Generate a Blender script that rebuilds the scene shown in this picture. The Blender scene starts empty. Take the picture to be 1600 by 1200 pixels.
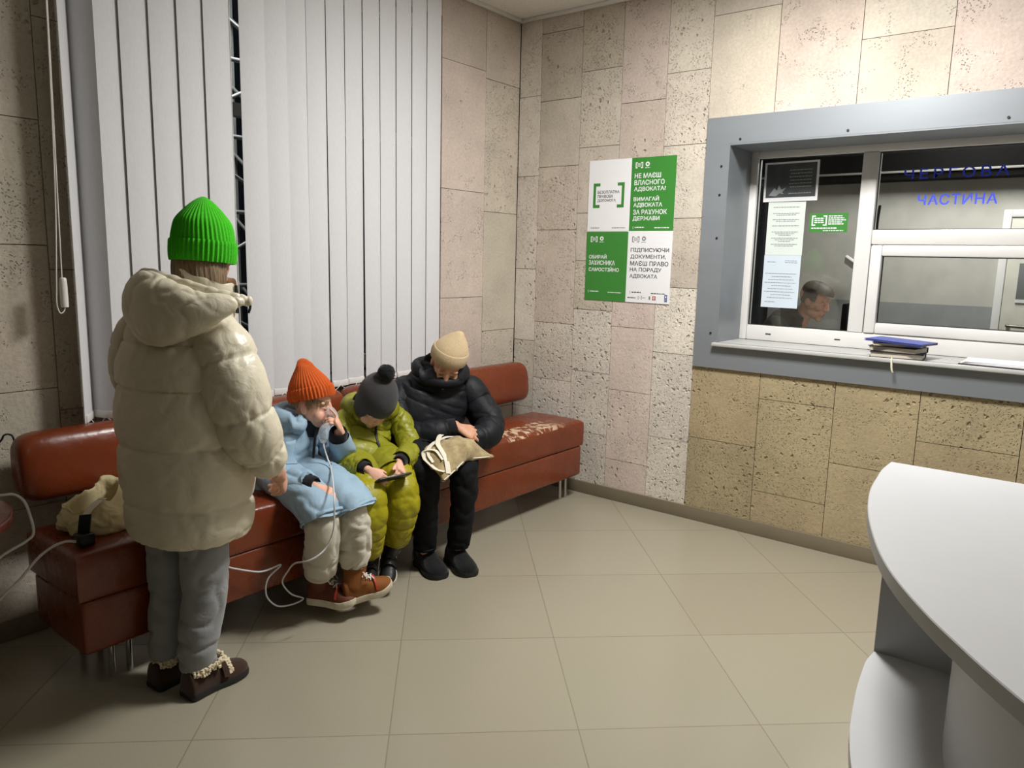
import bpy, bmesh, math, random
import numpy as np
from mathutils import Vector, Matrix, noise

C = bpy.context.scene.collection
SC = bpy.context.scene
PI = math.pi
rng = random.Random(7)

# ------------------------------------------------------------------ camera, world, lights, exposure
YAW, PITCH, ROLL = 0.9038, 0.1627, 0.0239
def camera():
    cd = bpy.data.cameras.new('camera')
    cd.sensor_fit = 'HORIZONTAL'
    cd.sensor_width = 36.0
    cd.lens = 1188.95 / 1600 * 36.0
    cd.clip_start = 0.05
    co = bpy.data.objects.new('camera', cd)
    C.objects.link(co)
    fw = Vector((math.sin(YAW) * math.cos(PITCH), math.cos(YAW) * math.cos(PITCH), -math.sin(PITCH)))
    r = Vector((math.cos(YAW), -math.sin(YAW), 0))
    u = r.cross(fw)
    r2 = r * math.cos(ROLL) + u * math.sin(ROLL)
    u2 = u * math.cos(ROLL) - r * math.sin(ROLL)
    m = Matrix((r2, u2, -fw)).transposed().to_4x4()
    m.translation = (-4.0275, -3.1635, 1.4803)
    co.matrix_world = m
    SC.camera = co
camera()

SC.view_settings.view_transform = 'Standard'
SC.view_settings.look = 'None'
SC.view_settings.gamma = 1.0
SC.view_settings.use_curve_mapping = False
SC.view_settings.exposure = 0.0

w = bpy.data.worlds.new('night')
SC.world = w
w.use_nodes = True
w.node_tree.nodes['Background'].inputs[0].default_value = (0.35, 0.42, 0.6, 1)
w.node_tree.nodes['Background'].inputs[1].default_value = 0.006

def area(name, loc, sx, sy, power, color=(1, 0.985, 0.955)):
    ld = bpy.data.lights.new(name, 'AREA')
    ld.shape = 'RECTANGLE'
    ld.size, ld.size_y = sx, sy
    ld.energy = power
    ld.color = color
    o = bpy.data.objects.new(name, ld)
    o.location = loc
    C.objects.link(o)
    return o
HALL_LIGHTS = [((-1.25, -2.05), 97), ((-4.35, -5.15), 0.6), ((-1.25, -4.55), 14)]  # first lamp follows the cast shadows; the other two are added fill
for (lx, ly), pw in HALL_LIGHTS:
    area('ceiling_light_glow', (lx, ly, 2.945), 0.56, 0.56, pw)
area('mast_fill', (-1.6, 0.42, 3.3), 0.3, 0.2, 40, (1, 0.95, 0.88))  # added lamp without a known source, brightens the lattice mast
area('duty_room_light_glow', (1.55, -2.3, 2.66), 0.9, 0.5, 40, (1, 0.98, 0.94))

# ------------------------------------------------------------------ helpers
def srgb(r, g, b):
    f = lambda c: (c / 255 / 12.92) if c / 255 <= 0.04045 else ((c / 255 + 0.055) / 1.055) ** 2.4
    return (f(r), f(g), f(b), 1.0)

class G:
    """tiny node helper"""
    def __init__(s, name):
        s.m = bpy.data.materials.new(name)
        s.m.use_nodes = True
        s.t = s.m.node_tree
        s.b = s.t.nodes['Principled BSDF']
    def n(s, typ, **kw):
        nd = s.t.nodes.new(typ)
        for k, v in kw.items():
            if k.startswith('i_'):
                key = k[2:]
                nd.inputs[int(key) if key.isdigit() else key.replace('_', ' ')].default_value = v
            else:
                setattr(nd, k, v)
        return nd
    def l(s, a, b):
        s.t.links.new(a, b)
    def coord(s):
        return s.n('ShaderNodeTexCoord').outputs['Object']
    def mapping(s, vec, scale=(1, 1, 1), rot=(0, 0, 0), loc=(0, 0, 0)):
        mp = s.n('ShaderNodeMapping')
        s.l(vec, mp.inputs['Vector'])
        mp.inputs['Scale'].default_value = scale
        mp.inputs['Rotation'].default_value = rot
        mp.inputs['Location'].default_value = loc
        return mp.outputs[0]
    def noise(s, vec, scale, detail=3, rough=0.55):
        nd = s.n('ShaderNodeTexNoise')
        s.l(vec, nd.inputs['Vector'])
        nd.inputs['Scale'].default_value = scale
        nd.inputs['Detail'].default_value = detail
        nd.inputs['Roughness'].default_value = rough
        return nd.outputs['Fac']
    def ramp(s, fac, a, b, ca=(0, 0, 0, 1), cb=(1, 1, 1, 1)):
        r = s.n('ShaderNodeValToRGB')
        r.color_ramp.elements[0].position = a
        r.color_ramp.elements[1].position = b
        r.color_ramp.elements[0].color = ca
        r.color_ramp.elements[1].color = cb
        s.l(fac, r.inputs[0])
        return r.outputs[0]
    def math(s, op, a, b=0.0):
        nd = s.n('ShaderNodeMath', operation=op)
        for i, v in enumerate((a, b)):
            if hasattr(v, 'links'):
                s.l(v, nd.inputs[i])
            else:
                nd.inputs[i].default_value = v
        return nd.outputs[0]
    def mix(s, fac, a, b, blend='MIX'):
        nd = s.n('ShaderNodeMix', data_type='RGBA', blend_type=blend)
        for i, v in ((0, fac), (6, a), (7, b)):
            if hasattr(v, 'links'):
                s.l(v, nd.inputs[i])
            else:
                nd.inputs[i].default_value = v
        return nd.outputs[2]
    def bump(s, h, strength=0.5, dist=0.01, prev=None):
        nd = s.n('ShaderNodeBump')
        nd.inputs['Strength'].default_value = strength
        nd.inputs['Distance'].default_value = dist
        s.l(h, nd.inputs['Height'])
        if prev is not None:
            s.l(prev, nd.inputs['Normal'])
        s.l(nd.outputs[0], s.b.inputs['Normal'])
        return nd.outputs[0]

def mat(name, col, rough=0.6, metal=0.0, var=0.08, vscale=8.0, bump=0.0, bscale=60.0, bdist=0.003,
        stretch=(1, 1, 1), sheen=0.0, spec=0.5, emit=None):
    g = G(name)
    b = g.b
    b.inputs['Roughness'].default_value = rough
    b.inputs['Metallic'].default_value = metal
    b.inputs['Specular IOR Level'].default_value = spec
    v = g.mapping(g.coord(), stretch)
    if var > 0:
        nz = g.noise(v, vscale)
        dark = tuple(c * (1 - var) for c in col[:3]) + (1,)
        lite = tuple(min(1, c * (1 + var)) for c in col[:3]) + (1,)
        g.l(g.ramp(nz, 0.3, 0.7, dark, lite), b.inputs['Base Color'])
    else:
        b.inputs['Base Color'].default_value = col
    if bump > 0:
        g.bump(g.noise(v, bscale, 4), bump, bdist)
    if sheen:
        b.inputs['Sheen Weight'].default_value = sheen
        b.inputs['Sheen Roughness'].default_value = 0.5
    if emit:
        b.inputs['Emission Color'].default_value = emit[0]
        b.inputs['Emission Strength'].default_value = emit[1]
    return g.m

def glass(name, tint=(0.93, 0.95, 0.95, 1), ior=1.5, gain=1.0):
    g = G(name)
    t = g.n('ShaderNodeBsdfTransparent')
    t.inputs[0].default_value = tint
    gl = g.n('ShaderNodeBsdfGlossy')
    gl.inputs['Roughness'].default_value = 0.015
    fr = g.n('ShaderNodeFresnel')
    fr.inputs[0].default_value = ior
    mx = g.n('ShaderNodeMixShader')
    g.l(g.math('MULTIPLY', fr.outputs[0], gain), mx.inputs[0])
    g.l(t.outputs[0], mx.inputs[1])
    g.l(gl.outputs[0], mx.inputs[2])
    g.l(mx.outputs[0], g.t.nodes['Material Output'].inputs[0])
    return g.m

def tag(o, label=None, cat=None, group=None, kind=None):
    for k, v in (('label', label), ('category', cat), ('group', group), ('kind', kind)):
        if v:
            o[k] = v
    return o

def thing(name, loc, label, cat, group=None):
    o = bpy.data.objects.new(name, None)
    o.empty_display_size = 0.05
    o.location = loc
    C.objects.link(o)
    return tag(o, label, cat, group)

def wloc(o):
    v = Vector((0, 0, 0))
    while o is not None:
        v = v + o.location
        o = o.parent
    return v

class M:
    """collects world-space geometry; build() links it as ONE mesh object"""
    def __init__(s):
        s.v, s.f, s.mi, s.col = [], [], [], []
    def add(s, vs, fs, mi=0, col=None):
        k = len(s.v)
        s.v.extend([tuple(map(float, p)) for p in vs])
        s.f.extend([tuple(i + k for i in f) for f in fs])
        s.mi.extend([mi] * len(fs))
        s.col.extend([col] * len(fs))
        return s
    def box(s, a, b, mi=0, col=None, mtx=None):
        x0, y0, z0 = [min(a[i], b[i]) for i in range(3)]
        x1, y1, z1 = [max(a[i], b[i]) for i in range(3)]
        vs = [(x0, y0, z0), (x1, y0, z0), (x1, y1, z0), (x0, y1, z0), (x0, y0, z1), (x1, y0, z1), (x1, y1, z1), (x0, y1, z1)]
        if mtx is not None:
            vs = [mtx @ Vector(p) for p in vs]
        return s.add(vs, [(0, 3, 2, 1), (4, 5, 6, 7), (0, 1, 5, 4), (1, 2, 6, 5), (2, 3, 7, 6), (3, 0, 4, 7)], mi, col)
    def prism(s, pts, axis_vec, mi=0):
        """closed planar polygon pts extruded by axis_vec"""
        n = len(pts)
        a = [Vector(p) for p in pts]
        b = [p + Vector(axis_vec) for p in a]
        fs = [tuple(range(n - 1, -1, -1)), tuple(range(n, 2 * n))]
        fs += [(i, (i + 1) % n, n + (i + 1) % n, n + i) for i in range(n)]
        return s.add(a + b, fs, mi)
    def tube(s, pts, r, n=10, mi=0, sub=6):
        secs = [(*p, r, r) for p in pts]
        v, f = sweep(secs, nu=n, nv=max(2, sub * (len(pts) - 1)), cap=('flat', 'flat'))
        return s.add(v, f, mi)
    def cyl(s, a, b, r, n=16, mi=0, r2=None):
        v, f = sweep([(*a, r, r), (*b, r2 or r, r2 or r)], nu=n, nv=2, cap=('flat', 'flat'))
        return s.add(v, f, mi)
    def ell(s, c, r, n=20, mi=0, mtx=None):
        vs, fs = [], []
        m = n // 2
        for i in range(1, m):
            ph = PI * i / m
            for j in range(n):
                th = 2 * PI * j / n
                p = Vector((r[0] * math.sin(ph) * math.cos(th), r[1] * math.sin(ph) * math.sin(th), r[2] * math.cos(ph)))
                if mtx is not None:
                    p = mtx @ p
                vs.append(Vector(c) + p)
        top, bot = Vector((0, 0, r[2])), Vector((0, 0, -r[2]))
        if mtx is not None:
            top, bot = mtx @ top, mtx @ bot
        vs += [Vector(c) + top, Vector(c) + bot]
        for i in range(m - 2):
            for j in range(n):
                fs.append((i * n + j, (i + 1) * n + j, (i + 1) * n + (j + 1) % n, i * n + (j + 1) % n))
        T, B = len(vs) - 2, len(vs) - 1
        for j in range(n):
            fs.append((T, j, (j + 1) % n))
            fs.append((B, (m - 2) * n + (j + 1) % n, (m - 2) * n + j))
        return s.add(vs, fs, mi)
    def build(s, name, mats, parent=None, smooth=True, bevel=0.0, sharp=35, col=False, segs=2):
        me = bpy.data.meshes.new(name)
        off = wloc(parent) if parent is not None else Vector((0, 0, 0))
        me.from_pydata([(p[0] - off.x, p[1] - off.y, p[2] - off.z) for p in s.v], [], s.f)
        for m_ in (mats if isinstance(mats, (list, tuple)) else [mats]):
            me.materials.append(m_)
        me.polygons.foreach_set('material_index', s.mi)
        if col:
            at = me.attributes.new('slab', 'FLOAT_COLOR', 'FACE')
            for i, c in enumerate(s.col):
                at.data[i].color = c or (0.5, 0.5, 0.5, 0)
        me.update()
        o = bpy.data.objects.new(name, me)
        C.objects.link(o)
        if parent is not None:
            o.parent = parent
        if bevel > 0:
            bm = bmesh.new()
            bm.from_mesh(me)
            ed = [e for e in bm.edges if len(e.link_faces) == 2 and e.calc_face_angle(0) > math.radians(35)]
            bmesh.ops.bevel(bm, geom=ed, offset=bevel, segments=segs, profile=0.5, affect='EDGES', clamp_overlap=True)
            bm.to_mesh(me)
            bm.free()
        if smooth:
            me.polygons.foreach_set('use_smooth', [True] * len(me.polygons))
            try:
                me.set_sharp_from_angle(angle=math.radians(sharp))
            except Exception:
                pass
        me.update()
        return o

def cat_rom(P, t):
    """P: (n,k) control rows, t in [0,n-1]"""
    n = len(P)
    i = np.clip(np.floor(t).astype(int), 0, n - 2)
    u = (t - i)[:, None]
    g = lambda k: P[np.clip(k, 0, n - 1)]
    p0, p1, p2, p3 = g(i - 1), g(i), g(i + 1), g(i + 2)
    p0 = np.where((i == 0)[:, None], 2 * p1 - p2, p0)
    p3 = np.where((i == n - 2)[:, None], 2 * p2 - p1, p3)
    return 0.5 * (2 * p1 + (p2 - p0) * u + (2 * p0 - 5 * p1 + 4 * p2 - p3) * u * u + (3 * p1 - p0 - 3 * p2 + p3) * u ** 3)

def sweep(secs, side=None, nu=24, nv=40, fn=None, cap=('round', 'round'), expo=2.0):
    """tube along sections (x,y,z,a,b): a = half width along side, b = half width across it"""
    P = np.array(secs, float)
    n = len(P)
    t = np.linspace(0, n - 1, nv)
    Q = cat_rom(P, t)
    Q[:, 3:] = np.maximum(Q[:, 3:], 1e-4)
    c = Q[:, :3]
    T = np.gradient(c, axis=0)
    T /= np.linalg.norm(T, axis=1)[:, None] + 1e-12
    if side is None:
        k = np.argmin(np.abs(T).max(0))
        side = np.eye(3)[k]
    side = np.array(side, float)
    X = []
    prev = side
    for i in range(nv):
        x = prev - T[i] * (prev @ T[i])
        if np.linalg.norm(x) < 1e-3:
            x = np.cross(T[i], [0.3, 0.5, 0.8])
        x /= np.linalg.norm(x)
        X.append(x)
        prev = 0.5 * side + 0.5 * x if abs(side @ T[i]) < 0.9 else x
    X = np.array(X)
    Y = np.cross(T, X)
    th = np.linspace(0, 2 * PI, nu, endpoint=False)
    ct, st = np.cos(th), np.sin(th)
    if expo != 2.0:
        ct = np.sign(ct) * np.abs(ct) ** (2 / expo)
        st = np.sign(st) * np.abs(st) ** (2 / expo)
    rings = []
    def ring(i, k, off):
        s = np.full(nu, i / (nv - 1))
        m = fn(s, th) if fn else np.ones(nu)
        return c[i] + off * T[i] + (k * Q[i, 3] * m * ct)[:, None] * X[i] + (k * Q[i, 4] * m * st)[:, None] * Y[i]
    if cap[0] == 'round':
        r0 = min(Q[0, 3], Q[0, 4])
        for a in (80, 60, 40, 20):
            rings.append(ring(0, math.cos(math.radians(a)), -r0 * math.sin(math.radians(a))))
    elif cap[0] == 'hem':
        rings.append(ring(0, 0.6, 0.03)); rings.append(ring(0, 0.93, 0.012)); rings.append(ring(0, 0.97, 0.0))
    for i in range(nv):
        rings.append(ring(i, 1, 0))
    if cap[1] == 'round':
        r1 = min(Q[-1, 3], Q[-1, 4])
        for a in (20, 40, 60, 80):
            rings.append(ring(nv - 1, math.cos(math.radians(a)), r1 * math.sin(math.radians(a))))
    elif cap[1] == 'hem':
        rings.append(ring(nv - 1, 0.97, 0.0)); rings.append(ring(nv - 1, 0.93, -0.012)); rings.append(ring(nv - 1, 0.6, -0.03))
    return rings_mesh(rings)

def rings_mesh(rings):
    nu = len(rings[0])
    m = len(rings)
    vs = np.concatenate([np.asarray(r, float) for r in rings])
    fs = []
    for i in range(m - 1):
        for j in range(nu):
            k = (j + 1) % nu
            fs.append((i * nu + j, i * nu + k, (i + 1) * nu + k, (i + 1) * nu + j))
    vs = np.vstack([vs, vs[:nu].mean(0), vs[-nu:].mean(0)])
    a, b = len(vs) - 2, len(vs) - 1
    for j in range(nu):
        k = (j + 1) % nu
        fs.append((a, k, j))
        fs.append((b, (m - 1) * nu + j, (m - 1) * nu + k))
    return vs, fs

def puff(n, amp, ph=0.0, wr=0.0, seed=0.0):
    """quilted baffles along a sweep"""
    def f(s, th):
        x = np.abs(np.sin(PI * (n * s + ph)))
        m = 1 + amp * (x ** 0.55 - 0.65) - 0.22 * amp * np.exp(-(x / 0.10) ** 2)
        if wr:
            e = np.exp(-(x / 0.45) ** 2)
            m = m + wr * e * np.sin(th * 11 + seed + 3 * np.sin(s * 40 + seed)) * np.sin(th * 4 + seed)
        return m
    return f

def wrinkle(o, amp=0.004, scale=14, crease=0.006, cscale=6, stretch=(1, 1, 1), seed=0.0):
    me = o.data
    n = len(me.vertices)
    co = np.empty(n * 3); me.vertices.foreach_get('co', co); co = co.reshape(-1, 3)
    no = np.empty(n * 3); me.vertices.foreach_get('normal', no); no = no.reshape(-1, 3)
    d = np.empty(n)
    sv = Vector((seed, seed * 1.7, -seed))
    for i in range(n):
        p = Vector((co[i, 0] * stretch[0], co[i, 1] * stretch[1], co[i, 2] * stretch[2]))
        a = noise.noise(p * scale + sv)
        q = p * cscale + sv
        q = q + Vector((noise.noise(q * 1.3), noise.noise(q * 1.3 + Vector((5, 1, 2))), noise.noise(q * 1.3 + Vector((9, 7, 3))))) * 0.6
        r = 1 - abs(noise.noise(q)) * 2.2
        d[i] = amp * a - crease * max(0.0, r) ** 3
    co += no * d[:, None]
    me.vertices.foreach_set('co', co.ravel())
    me.update()

def text_mesh(body, w, h, bold=0.0, spacing=1.0):
    """glyph outlines fitted to a w x h box, lower left at the origin, in the XY plane"""
    cu = bpy.data.curves.new('t', 'FONT')
    cu.body = body
    cu.size = 1.0
    cu.offset = bold
    cu.space_character = spacing
    cu.resolution_u = 3
    o = bpy.data.objects.new('t', cu)
    C.objects.link(o)
    dg = bpy.context.evaluated_depsgraph_get()
    me = bpy.data.meshes.new_from_object(o.evaluated_get(dg))
    vs = np.array([v.co[:] for v in me.vertices])
    fs = [tuple(p.vertices) for p in me.polygons]
    bpy.data.objects.remove(o)
    bpy.data.curves.remove(cu)
    bpy.data.meshes.remove(me)
    lo, hi = vs.min(0), vs.max(0)
    vs[:, 0] = (vs[:, 0] - lo[0]) / (hi[0] - lo[0]) * w
    vs[:, 1] = (vs[:, 1] - lo[1]) / (hi[1] - lo[1]) * h
    return vs, fs

class Sheet:
    """a flat printed thing: local (x right, y up) on a plane"""
    def __init__(s, origin, xd, up, parent):
        s.o, s.x, s.u = Vector(origin), Vector(xd), Vector(up)
        s.n = s.x.cross(s.u)
        s.p = parent
    def pt(s, x, y, h=0.0):
        return s.o + s.x * x + s.u * y + s.n * h
    def rect(s, m, x0, y0, x1, y1, h, mi=0, t=0.0004):
        m.prism([s.pt(x0, y0, h - t), s.pt(x1, y0, h - t), s.pt(x1, y1, h - t), s.pt(x0, y1, h - t)], s.n * t, mi)
    def text(s, m, body, x, y, w, h, lift, bold=0.0, spacing=1.0, mi=0):
        vs, fs = text_mesh(body, w, h, bold, spacing)
        m.add([s.pt(x + p[0], y + p[1], lift) for p in vs], fs, mi)
    def dashes(s, m, x0, x1, y, h, lift, seed=0, mi=0):
        """a line of print too small to read"""
        r = random.Random(seed)
        x = x0
        while x < x1:
            l = min(r.uniform(0.006, 0.018), x1 - x)
            s.rect(m, x, y, x + l, y + h, lift, mi, 0.0002)
            x += l + 0.003
    def build(s, m, name, mats, label=None):
        o = m.build(name, mats, s.p, smooth=False)
        if label:
            o['label'] = label
        return o
# ------------------------------------------------------------------ materials of the setting
def stone_mat():
    g = G('shell_limestone')
    v = g.coord()
    at = g.n('ShaderNodeAttribute', attribute_type='GEOMETRY', attribute_name='slab')
    big = g.noise(v, 3.2, 4, 0.6)
    fine = g.noise(v, 70, 3, 0.6)
    c = g.mix(g.ramp(big, 0.3, 0.72), (0.86, 0.85, 0.84, 1), (1.1, 1.09, 1.07, 1))
    c = g.mix(1.0, at.outputs['Color'], c, 'MULTIPLY')
    c = g.mix(g.ramp(fine, 0.35, 0.7), g.mix(1.0, c, (0.86, 0.85, 0.83, 1), 'MULTIPLY'), c)
    # shell holes: warped voronoi cells, only where a patch noise allows
    warp = g.n('ShaderNodeTexNoise'); g.l(v, warp.inputs['Vector']); warp.inputs['Scale'].default_value = 30
    wv = g.n('ShaderNodeVectorMath', operation='SCALE'); g.l(warp.outputs['Color'], wv.inputs[0]); wv.inputs['Scale'].default_value = 0.035
    ad = g.n('ShaderNodeVectorMath', operation='ADD'); g.l(v, ad.inputs[0]); g.l(wv.outputs[0], ad.inputs[1])
    def holes(scale, lo, hi, patch_scale, thr):
        vo = g.n('ShaderNodeTexVoronoi'); vo.inputs['Scale'].default_value = scale
        g.l(ad.outputs[0], vo.inputs['Vector'])
        h = g.ramp(vo.outputs['Distance'], lo, hi, (1, 1, 1, 1), (0, 0, 0, 1))
        pn = g.noise(v, patch_scale, 3)
        pn = g.math('ADD', pn, g.math('MULTIPLY', at.outputs['Alpha'], 0.36))
        return g.math('MULTIPLY', h, g.ramp(pn, thr, thr + 0.09))
    h1 = holes(27, 0.12, 0.36, 4, 0.675)
    h2 = holes(95, 0.10, 0.32, 9, 0.62)
    rim = g.math('MULTIPLY', g.math('MULTIPLY', h1, g.math('SUBTRACT', 1.0, h1)), 4.0)
    c = g.mix(g.math('MULTIPLY', rim, 0.45), c, g.mix(1.0, c, (1.22, 1.22, 1.22, 1), 'MULTIPLY'))  # lighter rim painted in for the highlights on the shell ridges
    hh = g.math('MAXIMUM', h1, g.math('MULTIPLY', h2, 0.7))
    c = g.mix(g.math('MULTIPLY', hh, 0.4), c, g.mix(1.0, c, (0.42, 0.38, 0.33, 1), 'MULTIPLY'))
    g.l(c, g.b.inputs['Base Color'])
    g.b.inputs['Roughness'].default_value = 0.8
    g.b.inputs['Specular IOR Level'].default_value = 0.25
    b1 = g.bump(g.math('SUBTRACT', g.math('ADD', g.math('MULTIPLY', g.noise(v, 45, 5, 0.65), 0.4), g.math('MULTIPLY', rim, 0.35)), hh), 0.9, 0.010)
    return g.m
M_STONE = stone_mat()
M_JOINT = mat('stone_joint', srgb(92, 84, 74), 0.95)

def floor_mat():
    g = G('porcelain_floor_tile')
    v = g.mapping(g.coord(), (1 / 0.6,) * 3)
    # tile axes run at 45 degrees to the walls
    rot = g.n('ShaderNodeVectorRotate', rotation_type='Z_AXIS')
    rot.inputs['Angle'].default_value = 0.8206
    sub = g.n('ShaderNodeVectorMath', operation='SUBTRACT')
    g.l(v, sub.inputs[0]); sub.inputs[1].default_value = (-1.2545 / 0.6, -1.1573 / 0.6, 0)
    g.l(sub.outputs[0], rot.inputs['Vector'])
    sep = g.n('ShaderNodeSeparateXYZ'); g.l(rot.outputs[0], sep.inputs[0])
    def edge(o):
        f = g.math('FRACT', o)
        d = g.math('MINIMUM', f, g.math('SUBTRACT', 1.0, f))
        return g.ramp(d, 0.0022, 0.0042, (1, 1, 1, 1), (0, 0, 0, 1))
    ex, ey = edge(sep.outputs[0]), edge(sep.outputs[1])
    ln = g.math('MAXIMUM', ex, ey)
    fl = g.n('ShaderNodeVectorMath', operation='FLOOR'); g.l(rot.outputs[0], fl.inputs[0])
    wn = g.n('ShaderNodeTexWhiteNoise', noise_dimensions='3D'); g.l(fl.outputs[0], wn.inputs['Vector'])
    c = g.mix(wn.outputs['Value'], srgb(155, 148, 130), srgb(159, 153, 135))
    o = g.coord()
    c = g.mix(g.ramp(g.noise(o, 260, 2), 0.35, 0.65), g.mix(1.0, c, (0.93, 0.93, 0.92, 1), 'MULTIPLY'), c)
    sm = g.ramp(g.noise(o, 2.3, 5, 0.65), 0.35, 0.75)
    c = g.mix(g.math('MULTIPLY', sm, 0.18), c, g.mix(1.0, c, (0.88, 0.87, 0.85, 1), 'MULTIPLY'))
    c = g.mix(g.math('MULTIPLY', ln, 0.6), c, srgb(98, 88, 72))
    # an old pale brown scuff ring on the floor in front of the bench
    dv = g.n('ShaderNodeVectorMath', operation='DISTANCE'); g.l(g.mapping(o, (1, 1.5, 1)), dv.inputs[0]); dv.inputs[1].default_value = (-2.375, -.735 * 1.5, 0)
    rg = g.math('ABSOLUTE', g.math('SUBTRACT', dv.outputs['Value'], .075))
    rg = g.math('MULTIPLY', g.ramp(rg, .006, .016, (1, 1, 1, 1), (0, 0, 0, 1)), g.ramp(g.noise(o, 7, 3), .42, .55))
    c = g.mix(g.math('MULTIPLY', rg, .45), c, srgb(112, 100, 74))
    g.l(c, g.b.inputs['Base Color'])
    r = g.ramp(g.noise(o, 5, 4), 0.3, 0.7, (0.2, 0.2, 0.2, 1), (0.27, 0.27, 0.27, 1))
    g.l(r, g.b.inputs['Roughness'])
    g.bump(g.math('SUBTRACT', 1.0, ln), 0.3, 0.002)
    return g.m
M_FLOOR = floor_mat()
M_SKIRT = mat('baseboard_tile', srgb(128, 118, 98), 0.4, var=0.05)
M_PLASTER = mat('painted_plaster', srgb(108, 102, 93), 0.8, bump=0.1, bscale=90)
M_PLASTER2 = mat('grey_painted_plaster', srgb(190, 187, 178), 0.8, bump=0.1, bscale=90)
M_DADO = mat('dado_paint', srgb(148, 150, 150), 0.7)
M_DARK = mat('near_black_matte', srgb(12, 11, 11), 0.85, spec=0.15)
M_ALU = mat('grey_powder_coated_metal', srgb(136, 141, 146), 0.42, 0.3, var=0.04, bump=0.06, bscale=120, bdist=0.002, stretch=(1, 0.15, 1))
M_UPVC = mat('white_plastic_frame', srgb(226, 224, 221), 0.35, var=0.02)
M_SEAL = mat('black_rubber_seal', srgb(24, 24, 25), 0.6)
M_GLASS = glass('window_glass')
M_GLASS2 = glass('window_glass_night', (0.8, 0.83, 0.85, 1), 1.5)
M_SCREW = mat('dark_screw', srgb(62, 64, 68), 0.4, 0.8)
M_WHITE = mat('white_print', srgb(236, 236, 238), 0.6, var=0.01)
M_STEEL = mat('dull_galvanised_steel', srgb(170, 172, 170), 0.5, 0.3)

def ceiling_mat():
    g = G('mineral_fibre_ceiling')
    o = g.coord()
    sep = g.n('ShaderNodeSeparateXYZ'); g.l(g.mapping(o, (1 / 0.6,) * 3, loc=(0.12, 0.3, 0)), sep.inputs[0])
    def edge(q):
        f = g.math('FRACT', q)
        d = g.math('MINIMUM', f, g.math('SUBTRACT', 1.0, f))
        return g.ramp(d, 0.018, 0.024, (1, 1, 1, 1), (0, 0, 0, 1))
    ln = g.math('MAXIMUM', edge(sep.outputs[0]), edge(sep.outputs[1]))
    c = g.mix(g.ramp(g.noise(o, 120, 2), 0.4, 0.6), srgb(232, 229, 222), srgb(242, 240, 234))
    c = g.mix(ln, c, srgb(236, 234, 230))
    g.l(c, g.b.inputs['Base Color'])
    g.b.inputs['Roughness'].default_value = 0.85
    g.bump(ln, 0.4, 0.006)
    return g.m
M_CEIL = ceiling_mat()

# ------------------------------------------------------------------ the shell
XL, YB, H = -6.6, -6.6, 2.971
def struct(m, name, mats, **kw):
    return tag(m.build(name, mats, **kw), kind='structure')
struct(M().box((XL, YB, -0.1), (0.0, 0.0, 0.0)), 'floor', M_FLOOR, smooth=False)
struct(M().box((XL, YB, H), (0.0, 0.0, H + 0.1)), 'ceiling', M_CEIL, smooth=False)

TINTS = [(208, 199, 187), (205, 196, 183), (211, 202, 190), (208, 197, 185), (203, 194, 180)]
WHITISH = [(226, 219, 209), (222, 215, 204), (229, 222, 212)]
PINK = [(209, 194, 184), (208, 194, 185)]
TRAV = [(182, 167, 134), (176, 162, 130), (184, 169, 136), (177, 163, 130)]
def slab_wall(name, plane, cols, backs):
    """cut stone slabs with open joints over a mortar bed; plane 'x' = right wall, 'y' = window wall"""
    m = M()
    for a, b in backs:
        m.box(a, b, 1, (0.1, 0.1, 0.1, 0))
    r = random.Random(3)
    for (s0, s1, z0, z1, breaks, kind, pit) in cols:
        zs = sorted([z0] + [z for z in breaks if z0 < z < z1] + [z1])
        for a, b in zip(zs[:-1], zs[1:]):
            g_ = 0.0016
            d = r.uniform(0, 0.0025)
            t = r.choice({'w': WHITISH, 'n': TINTS, 'p': PINK, 'q': [(222, 206, 198), (220, 205, 197)], 't': TRAV}[kind])
            dv = r.uniform(-5, 5)
            c = srgb(*[q + dv + r.uniform(-1, 1) for q in t])
            col = (c[0], c[1], c[2], min(1, max(0, pit + r.uniform(-0.25, 0.25))))
            lo, hi = min(s0, s1) + g_, max(s0, s1) - g_
            if plane == 'x':
                m.box((d, lo, a + g_), (0.03, hi, b - g_), 0, col)
            else:
                m.box((lo, d, a + g_), (hi, 0.03, b - g_), 0, col)
    return struct(m, name, [M_STONE, M_JOINT], smooth=False, col=True)

c_ = [(0, -.168, 0, H, [2.5, 2.01, 1.42, .95, .5], 'w', .4),
      (-.168, -.472, 0, H, [2.86, 2.46, 2.06, 1.67], 'n', .35),
      (-.472, -.754, 0, H, [2.6, 2.16, 1.77, 1.48, 1.18], 'n', .4),
      (-.754, -1.044, 1.57, H, [2.39, 1.97], 'p', .15),
      (-.754, -1.044, 0, 1.57, [1.09, .70, .26], 'q', .35),
      (-1.044, -1.304, 1.34, H, [2.52, 2.13, 1.73], 'n', .55), (-1.044, -1.304, 0, 1.34, [.96, .45], 'w', .8),
      (-1.304, -1.664, 2.122, H, [2.78], 'n', .2),
      (-1.664, -2.062, 2.122, H, [], 'p', .15),
      (-2.062, -2.451, 2.122, H, [2.55], 'n', .4),
      (-2.451, -2.85, 2.122, H, [2.9], 'p', .1),
      (-2.85, -3.25, 2.122, H, [2.5], 'n', .5)]
c_[1] = (-.168, -.472, 1.08, H, [2.86, 2.46, 2.06, 1.67], 'n', .4)
c_.append((-.168, -.472, 0, 1.08, [.71, .35], 'w', 1.0))
c_[2] = (-.472, -.754, 1.18, H, [2.6, 2.16, 1.77, 1.48], 'n', .5)
c_.append((-.472, -.754, 0, 1.18, [.79, .4], 'w', 1.0))
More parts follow.
